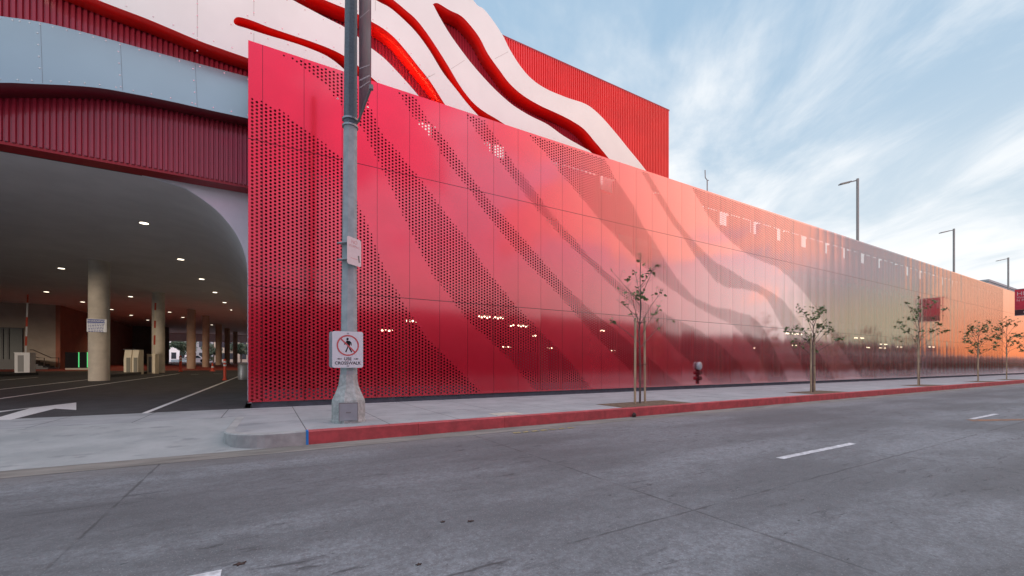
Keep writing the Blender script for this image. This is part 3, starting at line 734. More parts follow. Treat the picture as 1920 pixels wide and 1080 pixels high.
# entrance columns (each where its head meets the ceiling)
cols = [(186, 490, 42), (297, 549, 25), (358.5, 580.5, 17), (386, 592, 13.5), (410, 608, 12), (426, 616, 10.5), (441, 622, 9)]
for x_, y_, wpx in cols:
    t = on_z(x_, y_, CZ); dep = (CZ - H) * F / (CY - y_); r_ = wpx * dep / F / 2 / math.sqrt(1 + ((x_ - CX) / F) ** 2)
    s = MB(); s.lathe([(r_, gz(t.y) - .05), (r_, CZ)], (t.x, t.y), 40); s.build('column', MAT['conc'] if x_ < 300 else mat('rear_column_paint', (.42, .30, .22), .8, var=.1), B, smooth=True)
    if x_ < 200: col1 = (t.x, t.y, r_)
    if 290 < x_ < 300: col2 = (t.x, t.y, r_)
# downlights
dl = [(270, 418), (115, 503), (339, 486), (378, 523), (403, 548), (421, 567), (435, 581), (446, 591), (456, 600), (87, 547), (155, 566), (209, 580), (245, 556), (246, 591), (277, 600), (318, 585), (343, 595), (455, 607), (397, 609)]
for i, (x_, y_) in enumerate(dl):
    t = on_z(x_, y_, CZ)
    s = MB(); s.lathe([(.17, CZ - .012), (.17, CZ + .01)], (t.x, t.y), 18); f_ = s.build('downlight', MAT['dark'], B)
    s = MB(); s.lathe([(.14, CZ - .018), (.14, CZ - .008)], (t.x, t.y), 18); s.build('lens', MAT['led'], f_)
    if i in (0, 1, 2, 4, 6, 10, 12, 13, 15):
        L = bpy.data.lights.new('downlight_lamp', 'SPOT'); L.energy = 250; L.spot_size = R(120); L.spot_blend = .6; L.color = (1, .74, .46); L.shadow_soft_size = .12
        lo = bpy.data.objects.new('downlight_lamp', L); C.collection.objects.link(lo); lo.location = (t.x, t.y, CZ - .05); lo.parent = B

# painted lines on the driveway
def line_g(p0, p1, w_=.11, n_=10):
    a, b = on_g(*p0), on_g(*p1); d = (b - a); nrm = Vector((-d.y, d.x, 0)).normalized() * w_ / 2; s = MB()
    for k in range(n_):
        q0 = a + d * (k / n_); q1 = a + d * ((k + 1) / n_); up = Vector((0, 0, .005))
        s.face([q0 - nrm + up, q1 - nrm + up, q1 + nrm + up, q0 + nrm + up])
    return s
s = MB()
for p0, p1, w_ in (((271, 775), (451, 704.5), .12), ((-60, 756), (336, 700.5), .13), ((-60, 737), (165, 712), .13), ((-60, 718), (70, 707.5), .13), ((358, 702), (372, 702), .35), ((400, 701), (416, 701), .35)):
    q = line_g(p0, p1, w_); b = len(s.v); s.v += q.v; s.f += [tuple(i + b for i in f_) for f_ in q.f]; s.mi += q.mi
s.build('driveway_lines', MAT['linepaint'], kind='structure')
s = MB(); up = Vector((0, 0, .005))
s.face([on_g(-90, 785) + up, on_g(0, 787) + up, on_g(22, 788) + up, on_g(103, 766.5) + up, on_g(143, 769) + up, on_g(144, 755) + up, on_g(70, 762) + up, on_g(0, 773) + up, on_g(-90, 779) + up, on_g(-60, 781) + up, on_g(70, 765) + up, on_g(50, 769) + up])
s.v = []; s.f = []; s.mi = []
s.face([p + up for p in (on_g(143, 755), on_g(143, 769), on_g(103, 766.5), on_g(62, 764))])
s.face([p + up for p in (on_g(62, 764), on_g(103, 766.5), on_g(20, 787.5), on_g(-90, 789), on_g(-90, 787), on_g(0, 782))])
s.face([p + up for p in (on_g(143, 755), on_g(62, 764), on_g(0, 773.5), on_g(-90, 784), on_g(-90, 779), on_g(0, 771))])
s.build('driveway_arrow', MAT['linepaint'], kind='structure')

# ------------------------------------------------------------------ things in the entrance
def box_at(name, x0, x1, ytop, ybot, depth_m, m_, lb, cat_, group=None):
    pass
# islands
for (p0, p1, lb) in (((-40, 708), (72, 703), 'low black kerbed traffic island under the left gate'), ((206, 708), (303, 698), 'low black kerbed traffic island under the ticket machines')):
    a, b = on_g(*p0), on_g(*p1); d = (b - a); n_ = Vector((-d.y, d.x, 0)).normalized() * .45
    if n_.y < 0: n_ = -n_
    s = MB(); s.rings([[(p.x, p.y, p.z - .05) for p in (a, b, b + 2 * n_, a + 2 * n_)], [(p.x, p.y, p.z + .16) for p in (a, b, b + 2 * n_, a + 2 * n_)]])
    s.build('traffic_island', MAT['dark'], label=lb, cat='traffic island')
def gate(px_c, px_w, ytop, ybase, arm_pts, m_, lb, stripes):
    a = on_g(px_c, ybase); dep = (a.x * SN + a.y * CS); k = dep / F
    wd = px_w * k; ht = (ybase - ytop) * k; rz = -R(20)
    e = empty('barrier_gate', (a.x, a.y, a.z), lb, 'barrier gate', 'parking barrier gates', rz)
    s = MB(); s.box(-wd / 2, wd / 2, -.02, .42, -.02, ht); s.box(-wd / 2 - .02, wd / 2 + .02, -.04, .44, ht, ht + .04)
    s.build('cabinet', m_, e)
    s = MB(); s.box(-wd * .28, wd * .1, -.035, -.018, .1, ht - .15); s.build('cabinet_door', mat('gate_panel', (.22, .22, .22), .6), e)
    # the raised arm
    A = [on_y(p[0], p[1], a.y) for p in arm_pts]; inv = e.matrix_basis.inverted(); loc = [Matrix.Rotation(-rz, 4, 'Z') @ (p - Vector((a.x, a.y, a.z))) for p in A]
    s = MB(); s.tube([tuple(p) for p in loc], .055, 4); ar_ = s.build('gate_arm', m_, e)
    s = MB()
    for t0, t1 in stripes:
        q0 = loc[0].lerp(loc[-1], t0); q1 = loc[0].lerp(loc[-1], t1); s = MB(); s.tube([tuple(q0), tuple(q1)], .062, 4); s.build('stripe', MAT['gatered'], ar_)
    return e
gate(42, 24, 662, 700, [(48, 664), (52, 552)], MAT['gatewhite'], 'white barrier gate with arm raised, at the far left', ((.86, 1.0), (.46, .62), (.14, .30)))
gate(283.5, 13, 665, 701, [(289, 666), (291.5, 568)], MAT['gatecream'], 'cream barrier gate with arm raised, against the second column', ((.86, 1.0), (.52, .66), (.2, .38)))
# ticket machines
for (x0, x1, yt, yb, lb) in ((237, 249.5, 656, 702, 'cream ticket machine, left one of the pair on the island'), (251, 262.5, 656, 702, 'cream ticket machine, right one of the pair on the island')):
    a = on_g((x0 + x1) / 2, yb); k = (a.x * SN + a.y * CS) / F; wd = (x1 - x0) * k; ht = (yb - yt) * k
    e = empty('ticket_machine', (a.x, a.y, a.z), lb, 'ticket machine', 'ticket machines on the island', -R(25))
    s = MB(); s.rings([[(-wd / 2, -.2, 0), (wd / 2, -.2, 0), (wd / 2, .3, 0), (-wd / 2, .3, 0)], [(-wd / 2, -.2, ht * .62), (wd / 2, -.2, ht * .62), (wd / 2, .3, ht * .62), (-wd / 2, .3, ht * .62)], [(-wd / 2, -.1, ht), (wd / 2, -.1, ht), (wd / 2, .3, ht), (-wd / 2, .3, ht)]])
    s.build('housing', MAT['gatecream'], e)
    s = MB(); s.box(-wd * .1, wd * .42, -.23, -.20, .05, ht * .68); s.build('front_panel', mat('machine_panel', (.20, .19, .15), .5), e)
    s = MB(); s.box(-wd * .52, wd * .52, -.24, .32, ht, ht + .05); s.build('hood', MAT['dark'], e)
# kiosks with green light strips
for (x0, x1, gx, lb) in ((126, 144, 148, 'black pay station with a green light strip, the one fully in view'), (151, 161, 164.5, 'black pay station with a green light strip, half behind the first column')):
    a = on_g((x0 + x1) / 2, 693.3); k = (a.x * SN + a.y * CS) / F; b = on_g(gx, 693.3)
    e = empty('pay_station', (a.x, a.y, a.z), lb, 'pay station', 'black pay stations by the wall')
    wd = (x1 - x0) * k / CS * .9; ht = 33 * k
    s = MB(); s.box(-wd / 2, wd / 2, 0, .7, .15, ht); s.build('housing', MAT['signblack'], e)
    s = MB(); s.box(b.x - a.x - .06, b.x - a.x + .10, -.02, .10, .2, ht); s.build('light_strip', MAT['green'], e)
    s = MB(); s.box(-wd / 2, wd / 2 + .5, .05, .65, 0, .15); s.build('base', MAT['conc'], e)
# bollards and cones
def post(x_, yt, yb, wpx, lb, name='delineator_post', cat_='delineator', bands_=True):
    a = on_g(x_, yb); k = (a.x * SN + a.y * CS) / F; ht = (yb - yt) * k; r_ = wpx * k / 2
    e = empty(name, (a.x, a.y, a.z), lb, cat_)
    s = MB(); s.lathe([(r_ * 1.5, 0), (r_ * 1.5, .06), (r_, .09), (r_ * .9, ht - .05), (r_ * .55, ht)], n=14); s.build('tube', MAT['orange'], e, smooth=True)
    if bands_:
        for f0 in (.66, .82): s = MB(); s.lathe([(r_ * 1.05, ht * f0), (r_ * 1.05, ht * (f0 + .08))], n=14); s.build('reflective_band', MAT['signwhite'], e)
post(421.5, 673, 713, 5, 'tall orange post beside the white line, nearest the red screen')
post(338.5, 667, 697, 4.5, 'striped orange post left of the brown row of columns')
a = on_g(398.5, 696); k = (a.x * SN + a.y * CS) / F
e = empty('traffic_cone', (a.x, a.y, a.z), 'small red traffic cone between two far columns', 'traffic cone')
s = MB(); s.lathe([(.14, .03), (.03, .75)], n=16); s.build('cone', MAT['orange'], e, smooth=True); s = MB(); s.box(-.2, .2, -.2, .2, 0, .035); s.build('base', MAT['orange'], e)
s = MB(); s.lathe([(.105, .30), (.075, .45)], n=16); s.build('reflective_band', MAT['signwhite'], e)
# grey bin by the screen edge
a = on_g(455, 712); k = (a.x * SN + a.y * CS) / F
e = empty('waste_bin', (a.x, a.y, a.z), 'grey cylindrical bin just left of the red screen edge', 'bin')
s = MB(); s.lathe([(.22, 0), (.24, .1), (.24, .80), (.20, .86)], n=20); s.build('body', MAT['galv'], e, smooth=True)
s = MB(); s.lathe([(.25, .86), (.25, .90), (.12, .95)], n=20); s.build('lid', MAT['lampgrey'], e, smooth=True)
# steps and handrail by the lobby wall
e = empty('stairs', (0, 0, 0), 'dark concrete steps rising left along the lobby wall', 'stairs')
s = MB()
for k in range(5):
    q0 = on_y(57 + k * 9, 690, 52.9 - .0); q1 = on_y(57 + (k + 1) * 9, 690, 52.9); zt = on_y(60, 676 + k * 3.3, 52.9).z
    s.box(q0.x, q1.x, 51.6, 53.9, .8, zt)
q0 = on_y(-30, 690, 52.9); q1 = on_y(57, 690, 52.9); s.box(q0.x, q1.x, 51.6, 53.9, .8, on_y(60, 674, 52.9).z)
s.build('tread', MAT['dark'], e)
e2 = empty('handrail', (0, 0, 0), 'thin dark handrail beside the lobby steps', 'handrail')
s = MB(); s.tube([on_y(x_, y_, 52) for x_, y_ in ((56, 656), (62, 656), (96, 671), (110, 671), (111, 692))], .04, 6); s.build('rail', MAT['rust'], e2)
s = MB(); s.tube([on_y(x_, y_, 52) for x_, y_ in ((56, 666), (72, 671), (83, 671), (83, 694))], .035, 6); s.build('rail', MAT['rust'], e2)
# blue notice on the first column
dirc = Vector((-col1[0], -col1[1], 0)).normalized()
e = empty('notice_sign', (0, 0, 0), 'blue and white warning notice fixed to the nearest entrance column', 'sign')
cpx = on_y(181, 611, col1[1]); ang = math.atan2(dirc.y, dirc.x)
base = Vector((col1[0], col1[1], 0)) + Matrix.Rotation(-R(14), 3, 'Z') @ dirc * (col1[2] + .03)
k1 = col1[1] and ((col1[0] * SN + col1[1] * CS) / F); zc_ = H + (CY - 611.5) * k1
e.location = (base.x, base.y, zc_); e.rotation_euler = (0, 0, ang - R(14) + R(90))
wn2, hn = 25 * k1, 24 * k1
s = MB(); s.box(-wn2 / 2, wn2 / 2, -.02, .0, -hn / 2, hn / 2); s.build('board', MAT['signwhite'], e)
s = MB(); s.box(-wn2 / 2 + .02, wn2 / 2 - .02, -.024, -.0205, hn * .18, hn / 2 - .02); s.build('header', MAT['signblue'], e)
MX = Matrix.Rotation(R(90), 4, 'X')
text_mesh('lettering', 'WARNING', .14, MAT['signwhite'], e, Matrix.Translation((0, -.026, hn * .33)) @ MX)
s = MB(); random.seed(3)
for k in range(6):
    s = MB(); x_ = -wn2 / 2 + .05; s.box(x_, wn2 / 2 - .06, -.022, -.0203, hn * .13 - k * .078 - .020, hn * .13 - k * .078 - .016)
    while x_ < wn2 / 2 - .08:
        L = random.uniform(.03, .09); z_ = hn * .13 - k * .078; s.box(x_, min(x_ + L, wn2 / 2 - .04), -.024, -.0205, z_ - .036, z_); x_ += L + .025
    s.build('text_line', MAT['signblue'], e)
s = MB(); s.box(wn2 / 2 + .01, wn2 / 2 + .05, -.03, .04, -hn / 2, hn / 2); s.build('side_board', MAT['signwhite'], e)

# ------------------------------------------------------------------ beyond the rear opening
def foliage(name, centre, rad, n_, leaf, parent=None, seed=1, m_=None, clumps=14):
    rnd = random.Random(seed); s = MB(); cl = []
    for _ in range(clumps):
        d = Vector((rnd.gauss(0, 1), rnd.gauss(0, 1), rnd.gauss(0, .8))).normalized() * rnd.uniform(.25, .95)
        cl.append((Vector((centre[0] + d.x * rad[0], centre[1] + d.y * rad[1], centre[2] + d.z * rad[2])), rnd.uniform(.22, .42)))
    for _ in range(n_):
        c_, r_ = rnd.choice(cl); d = Vector((rnd.gauss(0, 1), rnd.gauss(0, 1), rnd.gauss(0, 1))).normalized() * rnd.uniform(.5, 1)
        p = c_ + Vector((d.x * rad[0], d.y * rad[1], d.z * rad[2])) * r_
        a = Vector((rnd.gauss(0, 1), rnd.gauss(0, 1), rnd.gauss(0, 1))).normalized(); b = a.orthogonal().normalized(); l_ = leaf * rnd.uniform(.6, 1.3)
        s.face([p - a * l_, p - b * l_ * .45, p + a * l_, p + b * l_ * .45])
    return s.build(name, m_ or MAT['leaf'], parent)
def far_tree(x_, y_, yy, hgt, w_, lb, seed):
    p = on_y(x_, y_, yy); z0 = gz(92)
    e = empty('leafy_tree', (p.x, yy, z0), lb, 'tree', 'trees behind the museum')
    s = MB(); s.tube([(0, 0, 0), (.1, 0, hgt * .3), (0, .1, hgt * .7)], [.16, .12, .05], 8)
    for an in (0, 2.1, 4.2): s.tube([(.1, 0, hgt * .3), (.3 * w_ * math.cos(an), .3 * w_ * math.sin(an), hgt * .7)], [.08, .03], 5)
    s.build('trunk', MAT['bark'], e)
    foliage('crown', (0, 0, hgt * .46), (w_ / 2, w_ / 2, hgt * .34), 3600, .17, e, seed, mat('tree_leaf', (.13, .18, .10), .6, dark=(.06, .10, .06), vscale=3))
far_tree(338, 660, 100, 6.4, 5.6, 'round leafy tree in the rear opening, left of the brown columns', 5)
far_tree(452, 650, 100, 6.0, 5.0, 'leafy tree in the rear opening, right beside the red screen', 9)
far_tree(400, 655, 108, 5.0, 4.4, 'leafy tree in the rear opening, glimpsed between the middle columns', 12)
a = on_y(320, 680, 97); b = on_y(357, 680, 97)
s = MB(); s.box(a.x, b.x, 97, 98, gz(92) - .1, on_y(320, 674, 97).z); s.build('garden_wall', MAT['white'], label='low white wall beyond the rear opening under the leafy tree', cat='garden wall')
for (x0, x1, yt, mm, lb) in ((300, 352, 560, 'white', 'white building seen through the rear opening, above the leafy tree'), (355, 400, 560, 'citygrey', 'pale grey building seen between the brown columns'), (401, 470, 560, 'beige', 'beige building seen at the right end of the rear opening')):
    a = on_y(x0, yt, 150); b = on_y(x1, yt, 150)
    e = empty('background_building', (a.x, 150, gz(92)), lb, 'building', 'buildings behind the museum')
    s = MB(); s.box(0, b.x - a.x, 0, 12, -.1, 12); s.build('wall', MAT[mm], e)
    for k in range(3):
        for j in range(3): s = MB(); w0 = (b.x - a.x) * (.1 + k * .3); s.box(w0, w0 + (b.x - a.x) * .18, -.05, .02, 1.2 + j * 3.4, 3.0 + j * 3.4); s.build('window', MAT['winglass'], e)
a = on_y(365, 678, 105)
e = empty('parked_car', (a.x, 105, gz(92)), 'white parked car glimpsed between the brown columns', 'car')
s = MB(); s.prism([(-2.1, .25), (2.1, .25), (2.1, .75), (1.3, .85), (.7, 1.4), (-1.0, 1.4), (-1.6, .9), (-2.1, .85)], -.8, .8, 'y'); s.build('body', MAT['gatewhite'], e)
s = MB(); s.prism([(1.15, .88), (.68, 1.34), (-.95, 1.34), (-1.45, .92)], -.81, .81, 'y'); s.build('window', MAT['winglass'], e)
for x_ in (-1.3, 1.3): s = MB(); s.rings([[(x_ + .33 * math.cos(k * .5236), yq, .33 + .33 * math.sin(k * .5236)) for k in range(12)] for yq in (-.83, .83)]); s.build('wheel', MAT['signblack'], e)

# ------------------------------------------------------------------ concrete lamp post with signs
PX, PY = 1.47, 9.30; GZ = .15
e = empty('lamp_post', (PX, PY, GZ), 'tall octagonal concrete lamp post with flared base by the red kerb', 'lamp post')
r8 = 1 / math.cos(math.pi / 8)
s = MB(); s.lathe([(.345, 0), (.345, .04), (.335, .06), (.335, .40), (.325, .46), (.27, .58), (.205, .74), (.185, .86), (.175, .98)], n=8, rot=math.pi / 8); s.build('base', MAT['polebase'], e)
s = MB(); pr = [(.172, .98), (.150, 3.0), (.142, 5.0), (.1371, 6.2)]
s.rings([[(r_ * math.cos(math.pi / 8 + k * math.pi / 4) + .006 * z_, r_ * math.sin(math.pi / 8 + k * math.pi / 4), z_) for k in range(8)] for r_, z_ in pr]); s.build('shaft', MAT['pole'], e)
s = MB(); pr = [(.1380, 6.15), (.128, 8.0), (.112, 11.5)]
for_top = pr
s.rings([[(r_ * math.cos(math.pi / 8 + k * math.pi / 4) + .006 * z_, r_ * math.sin(math.pi / 8 + k * math.pi / 4), z_) for k in range(8)] for r_, z_ in pr]); s.build('upper_shaft', MAT['poletop'], e)
MR = Matrix.Rotation(-R(9), 4, 'Z')
s = MB(); s.box(-.165, .165, -.342, -.32, .06, .40, MR); dd = s.build('access_door', MAT['galv'], e)
s = MB()
for q in ((-.18, -.165, .04, .42), (.165, .18, .04, .42), (-.18, .18, .40, .42)): s.box(q[0], q[1], -.346, -.32, q[2], q[3], MR)
s.box(-.045, .045, -.352, -.34, .21, .235, MR); s.build('door_frame', MAT['lampgrey'], dd)
# banner clamp and arm
zb_ = on_y(655, 225, PY).z - GZ
s = MB()
for z_ in (zb_ - .02, zb_ - .16): s.lathe([(.160, z_), (.160, z_ + .035)], (.006 * z_, 0), 16)
s.build('clamp_band', MAT['galv'], e)
AX = .18 + PX
def banner(name, x_, ya, yb, z0, z1, lb, mats_, par=None):
    e_ = empty(name, (x_, (ya + yb) / 2, z0), lb, 'banner', 'street banners on lamp posts')
    h_ = z1 - z0; L = (yb - ya) / 2
    return e_, h_, L
eb, hb, Lb = banner('street_banner', AX, 7.98, 9.15, 6.40, 9.35, 'dark maroon street banner seen edge-on beside the near lamp post', None)
s = MB(); s.box(-.006, .006, -Lb, Lb - .04, .03, hb); bb = s.build('cloth', MAT['banner'], eb)
s = MB(); s.tube([(0, Lb + .05, 0), (0, -Lb - .04, 0)], .024, 8); s.lathe([(.04, -.04), (.04, .04)], (0, -Lb - .03), 10); s.build('arm', MAT['lampgrey'], eb)
s = MB(); s.tube([(0, Lb + .05, hb), (0, -Lb - .04, hb)], .024, 8); s.build('arm', MAT['lampgrey'], eb)
s = MB()
for (y0, z0_, y1, z1_, wd) in ((-Lb + .05, .25, Lb - .1, .75, .03), (-Lb + .05, .15, Lb - .1, .60, .02), (-Lb + .05, .45, Lb - .1, 1.0, .02), (-Lb + .1, 1.5, Lb - .15, 2.0, .02)):
    s.face([(-.0085, y0, z0_), (-.0085, y1, z1_), (-.0085, y1, z1_ + wd), (-.0085, y0, z0_ + wd)])
s.build('stripe', MAT['bannertext'], eb)

def rrect(w_, h_, r_, n_=5):
    P = []
    for cx_, cz_, a0 in ((w_ / 2 - r_, h_ / 2 - r_, 0), (-w_ / 2 + r_, h_ / 2 - r_, 90), (-w_ / 2 + r_, -h_ / 2 + r_, 180), (w_ / 2 - r_, -h_ / 2 + r_, 270)):
        P += [(cx_ + r_ * math.cos(R(a0 + k * 90 / n_)), cz_ + r_ * math.sin(R(a0 + k * 90 / n_))) for k in range(n_ + 1)]
    return P
# crosswalk sign
SY = PY - .24; q = on_y(652.2, 655.5, SY)
es_ = empty('crosswalk_sign', (q.x, SY, q.z), 'white no pedestrians sign reading USE CROSSWALK on the lamp post', 'road sign', rz=R(-4))
SW, SH = .585, .735
s = MB(); s.prism(rrect(SW, SH, .04), -.006, .0, 'y'); s.build('plate', MAT['signwhite'], es_)
s = MB(); s.prism(rrect(SW, SH, .04), .05, .056, 'y')
o = s.build('rear_plate', MAT['galv'], es_); o.location = (-.065, .08, .002); o.rotation_euler = (0, 0, R(-12))
s = MB(); s.prism([(p[0], p[1]) for p in rrect(SW - .02, SH - .02, .035)], -.0072, -.0062, 'y')
def ring_y(cx_, cz_, r0, r1, y_, n_=40, s_=None):
    for k in range(n_):
        a, b = 2 * math.pi * k / n_, 2 * math.pi * (k + 1) / n_
        s_.face([(cx_ + r * math.cos(t), y_, cz_ + r * math.sin(t)) for r, t in ((r0, a), (r1, a), (r1, b), (r0, b))])
s = MB(); ring_y(0, .085, .185, .212, -.0105, 40, s)
d = Vector((-.707, .707)); n2 = Vector((.707, .707)) * .013
s.face([(t * d.x + sg * n2.x, -.0112, .085 + t * d.y + sg * n2.y) for t, sg in ((.19, -1), (.19, 1), (-.19, 1), (-.19, -1))]); s.build('prohibition_ring', MAT['signred'], es_)
s = MB(); yk = -.0085
def blob(P): s.face([(p[0] + .005, yk, p[1] + .085) for p in P])
blob([(-.012 + .024 * math.cos(k * .6283), .128 + .026 * math.sin(k * .6283)) for k in range(10)])
blob([(-.03, .098), (.03, .092), (.04, .03), (.030, -.02), (-.012, -.02), (-.022, .03)])       # trunk
blob([(-.03, .098), (-.022, .06), (-.062, .012), (-.078, .024), (-.05, .06)])                  # left arm
blob([(.03, .092), (.062, .060), (.070, .0), (.052, -.002), (.044, .045), (.028, .055)])       # right arm
blob([(-.012, -.02), (.012, -.02), (-.010, -.075), (-.034, -.140), (-.058, -.135), (-.034, -.075)])
blob([(.008, -.02), (.030, -.02), (.046, -.070), (.078, -.128), (.058, -.142), (.024, -.082)])
s.build('walking_figure', MAT['signblack'], es_)
text_mesh('lettering', 'USE', .085, MAT['signblack'], es_, Matrix.Translation((0, -.0085, -.190)) @ MX, bold=.001)
text_mesh('lettering', 'CROSSWALK', .085, MAT['signblack'], es_, Matrix.Translation((0, -.0085, -.275)) @ Matrix.Scale(.98, 4, (1, 0, 0)) @ MX, bold=.001)
s = MB()
for sg in (-1, 1):
    s.face([(sg * .11, yk, -.183), (sg * .165, yk, -.183), (sg * .165, yk, -.195), (sg * .11, yk, -.195)])
    s.face([(sg * .16, yk, -.172), (sg * .205, yk, -.189), (sg * .16, yk, -.206)])
s.build('arrow', MAT['signblack'], es_)
s = MB()
for z_ in (.33, -.33): s.box(-.02, .02, -.012, .10, z_ - .012, z_ + .012)
s.build('bolt', MAT['galv'], es_)
# small faded sign, turned away
azs = R(51.6); q = on_y(664, 472, PY - .20)
e3 = empty('stopping_sign', (q.x, PY - .20, q.z), 'small faded white and red regulation sign turned sideways on the lamp post', 'road sign')
SGW, SGH = .40, .56
e3.rotation_euler = (0, 0, R(90) - azs)
s = MB(); s.prism(rrect(SGW, SGH, .04), -.005, 0, 'y'); s.build('plate', MAT['signfade'], e3)
text_mesh('lettering', 'NO', .11, MAT['signpink'], e3, Matrix.Translation((0, -.0065, .19)) @ MX)
text_mesh('lettering', 'STOPPING', .066, MAT['signpink'], e3, Matrix.Translation((0, -.0065, .10)) @ MX)
s = MB(); s.box(-.10, .10, -.0068, -.0055, -.150, -.138); s.build('arrow', MAT['signpink'], e3)
s = MB(); s.prism([(.10, -.06), (.14, -.055), (.15, -.13), (.16, -.19), (.13, -.20), (.115, -.14)], -.0075, -.0055, 'y'); s.build('sticker', mat('sticker_grey', (.18, .19, .18), .6), e3)
s = MB()
for z_ in (.17, -.17): s.rings([[(p[0], p[1], z_ + dz_) for p in ((-.17, .04), (-.02, -.0), (-.02, .30), (-.17, .30))] for dz_ in (-.008, .008)])
s.build('strap', MAT['galv'], e3)

# ------------------------------------------------------------------ young street trees
def leaf_shape(s, p, size, rnd):
    n_ = Vector((rnd.gauss(0, .6), rnd.gauss(0, .6), rnd.uniform(.4, 1))).normalized(); a = n_.orthogonal().normalized(); a = Matrix.Rotation(rnd.random() * 6.28, 3, n_) @ a; b = n_.cross(a)
    prof = [(0, 0), (.35, -.45), (.55, -.2), (.95, -.42), (.80, -.12), (1.25, 0), (.80, .12), (.95, .42), (.55, .2), (.35, .45)]
    s.face([p + a * (u * size) + b * (v_ * size) + n_ * (-.25 * abs(v_) * size) for u, v_ in prof])
def young_tree(x_, y_, hgt, spread, nbr, lpb, seed, stake_h, lb, leafsize=.11, dxs=.27):
    rnd = random.Random(seed)
    e_ = empty('young_tree', (x_, y_, GZ), lb, 'tree', 'young staked trees along the sidewalk')
    s = MB(); top = hgt * .80
    tr = [(0, 0, -.02), (.01, 0, hgt * .25), (-.02, .02, hgt * .45), (.03, -.01, hgt * .62), (.0, .0, top)]
    s.tube(tr, [.034, .029, .024, .017, .009], 7)
    lf = MB()
    for k in range(nbr):
        t = .42 + .5 * k / nbr; z0_ = hgt * t * .85; an = k * 2.4 + rnd.uniform(-.4, .4); L = spread * rnd.uniform(.6, 1.05) * (1.15 - .55 * (k / nbr))
        rise = hgt * rnd.uniform(.12, .26)
        P = [Vector((0, 0, z0_)), Vector((math.cos(an) * L * .45, math.sin(an) * L * .45, z0_ + rise * .5)), Vector((math.cos(an) * L, math.sin(an) * L, z0_ + rise))]
        s.tube(P, [.011, .008, .004], 5)
        for j in range(5):
            q0 = P[1].lerp(P[2], rnd.uniform(0, .9)); q1 = q0 + Vector((rnd.gauss(0, .16), rnd.gauss(0, .16), rnd.uniform(.05, .28))) * (hgt / 4.4); s.tube([q0, q1], [.0045, .002], 4)
            if rnd.random() < .3 * lpb ** .5: leaf_shape(lf, q1, leafsize * rnd.uniform(.5, .9), rnd)
        for j in range(lpb):
            u = rnd.uniform(.45, 1.02) ** .8; q_ = P[1].lerp(P[2], min(1, max(0, (u - .4) / .6))) + Vector((rnd.gauss(0, .05), rnd.gauss(0, .05), rnd.gauss(0, .05)))
            for m2 in range(rnd.choice((2, 3, 3))): leaf_shape(lf, q_ + Vector((rnd.gauss(0, .035), rnd.gauss(0, .035), rnd.gauss(0, .035))), leafsize * rnd.uniform(.7, 1.25), rnd)
    for j in range(lpb * 2): leaf_shape(lf, Vector((rnd.gauss(0, .06), rnd.gauss(0, .06), hgt * rnd.uniform(.78, .98))), leafsize, rnd)
    s.tube([(0, 0, top), (.04, .02, hgt * .98)], [.008, .003], 5)
    s.build('trunk', MAT['bark'], e_); lf.build('crown', MAT['leaf'], e_)
    for sg in (-1, 1):
        s = MB(); s.tube([(sg * dxs, sg * .05, -.05), (sg * (dxs - .02), sg * .05, stake_h + .02 * sg)], .034, 9); s.build('stake', MAT['stake'], e_, smooth=True)
    for z_ in (stake_h - .10, stake_h * .46):
        s = MB(); s.tube([(-dxs, 0, z_), (0, -.02, z_ - .05), (dxs, 0, z_)], .014, 5); s.build('tie', MAT['rust'], e_)
    # soil pit
    s = MB(); s.face([(x_ - 1.45, KY + .17, .1545), (x_ + 1.5, KY + .17, .1545), (x_ + 1.5, KY + 1.30, .1545), (x_ - 1.45, KY + 1.30, .1545)]); s.build('tree_pit', MAT['soil'], kind='structure')
TY = 9.2
young_tree(9.90, TY, 4.75, 1.05, 14, 2, 21, 2.62, 'nearest young tree, sparse leaves, between two bare wooden stakes', .13)
young_tree(20.4, TY, 3.95, .95, 16, 5, 22, 2.55, 'second young tree, denser leaves, above a brown stub on the kerb', .12)
young_tree(32.5, TY, 5.2, 1.3, 17, 4, 23, 2.7, 'third young tree, tall with one long bare leader', .14)
young_tree(43.6, TY, 4.5, 1.15, 16, 6, 24, 2.5, 'fourth young tree, compact dark crown, before the orange reflection', .15)
young_tree(51.0, TY, 5.2, 1.15, 14, 5, 25, 2.5, 'fifth young tree, thin lopsided crown, near the right edge', .15)
young_tree(60.0, TY, 4.6, 1.6, 14, 6, 26, 2.5, 'last young tree, cut by the right edge of the view', .16)

# fire connection on the screen
q = on_y(1312, 686, FY - .12)
e = empty('fire_connection', (q.x, FY, q.z), 'round pale fire hose connection with dark red valves on the screen wall', 'fire connection')
s = MB(); s.rings([[(.21 * math.cos(k * .3927) * f_, y_, .21 * math.sin(k * .3927) * f_) for k in range(16)] for f_, y_ in ((.4, .0), (.9, -.02), (1, -.12), (.6, -.18))]); s.build('cap', MAT['galv'], e)
for z_ in (-.34, -.62): s = MB(); s.rings([[(.10 * math.cos(k * .5236), y_, z_ + .10 * math.sin(k * .5236)) for k in range(12)] for y_ in (.0, -.18)]); s.build('valve', mat('valve_red', (.10, .005, .008), .4), e)
s = MB(); s.box(-.03, .03, -.08, 0, -.9, -.1); s.build('pipe', mat('pipe_red', (.12, .006, .01), .4), e)

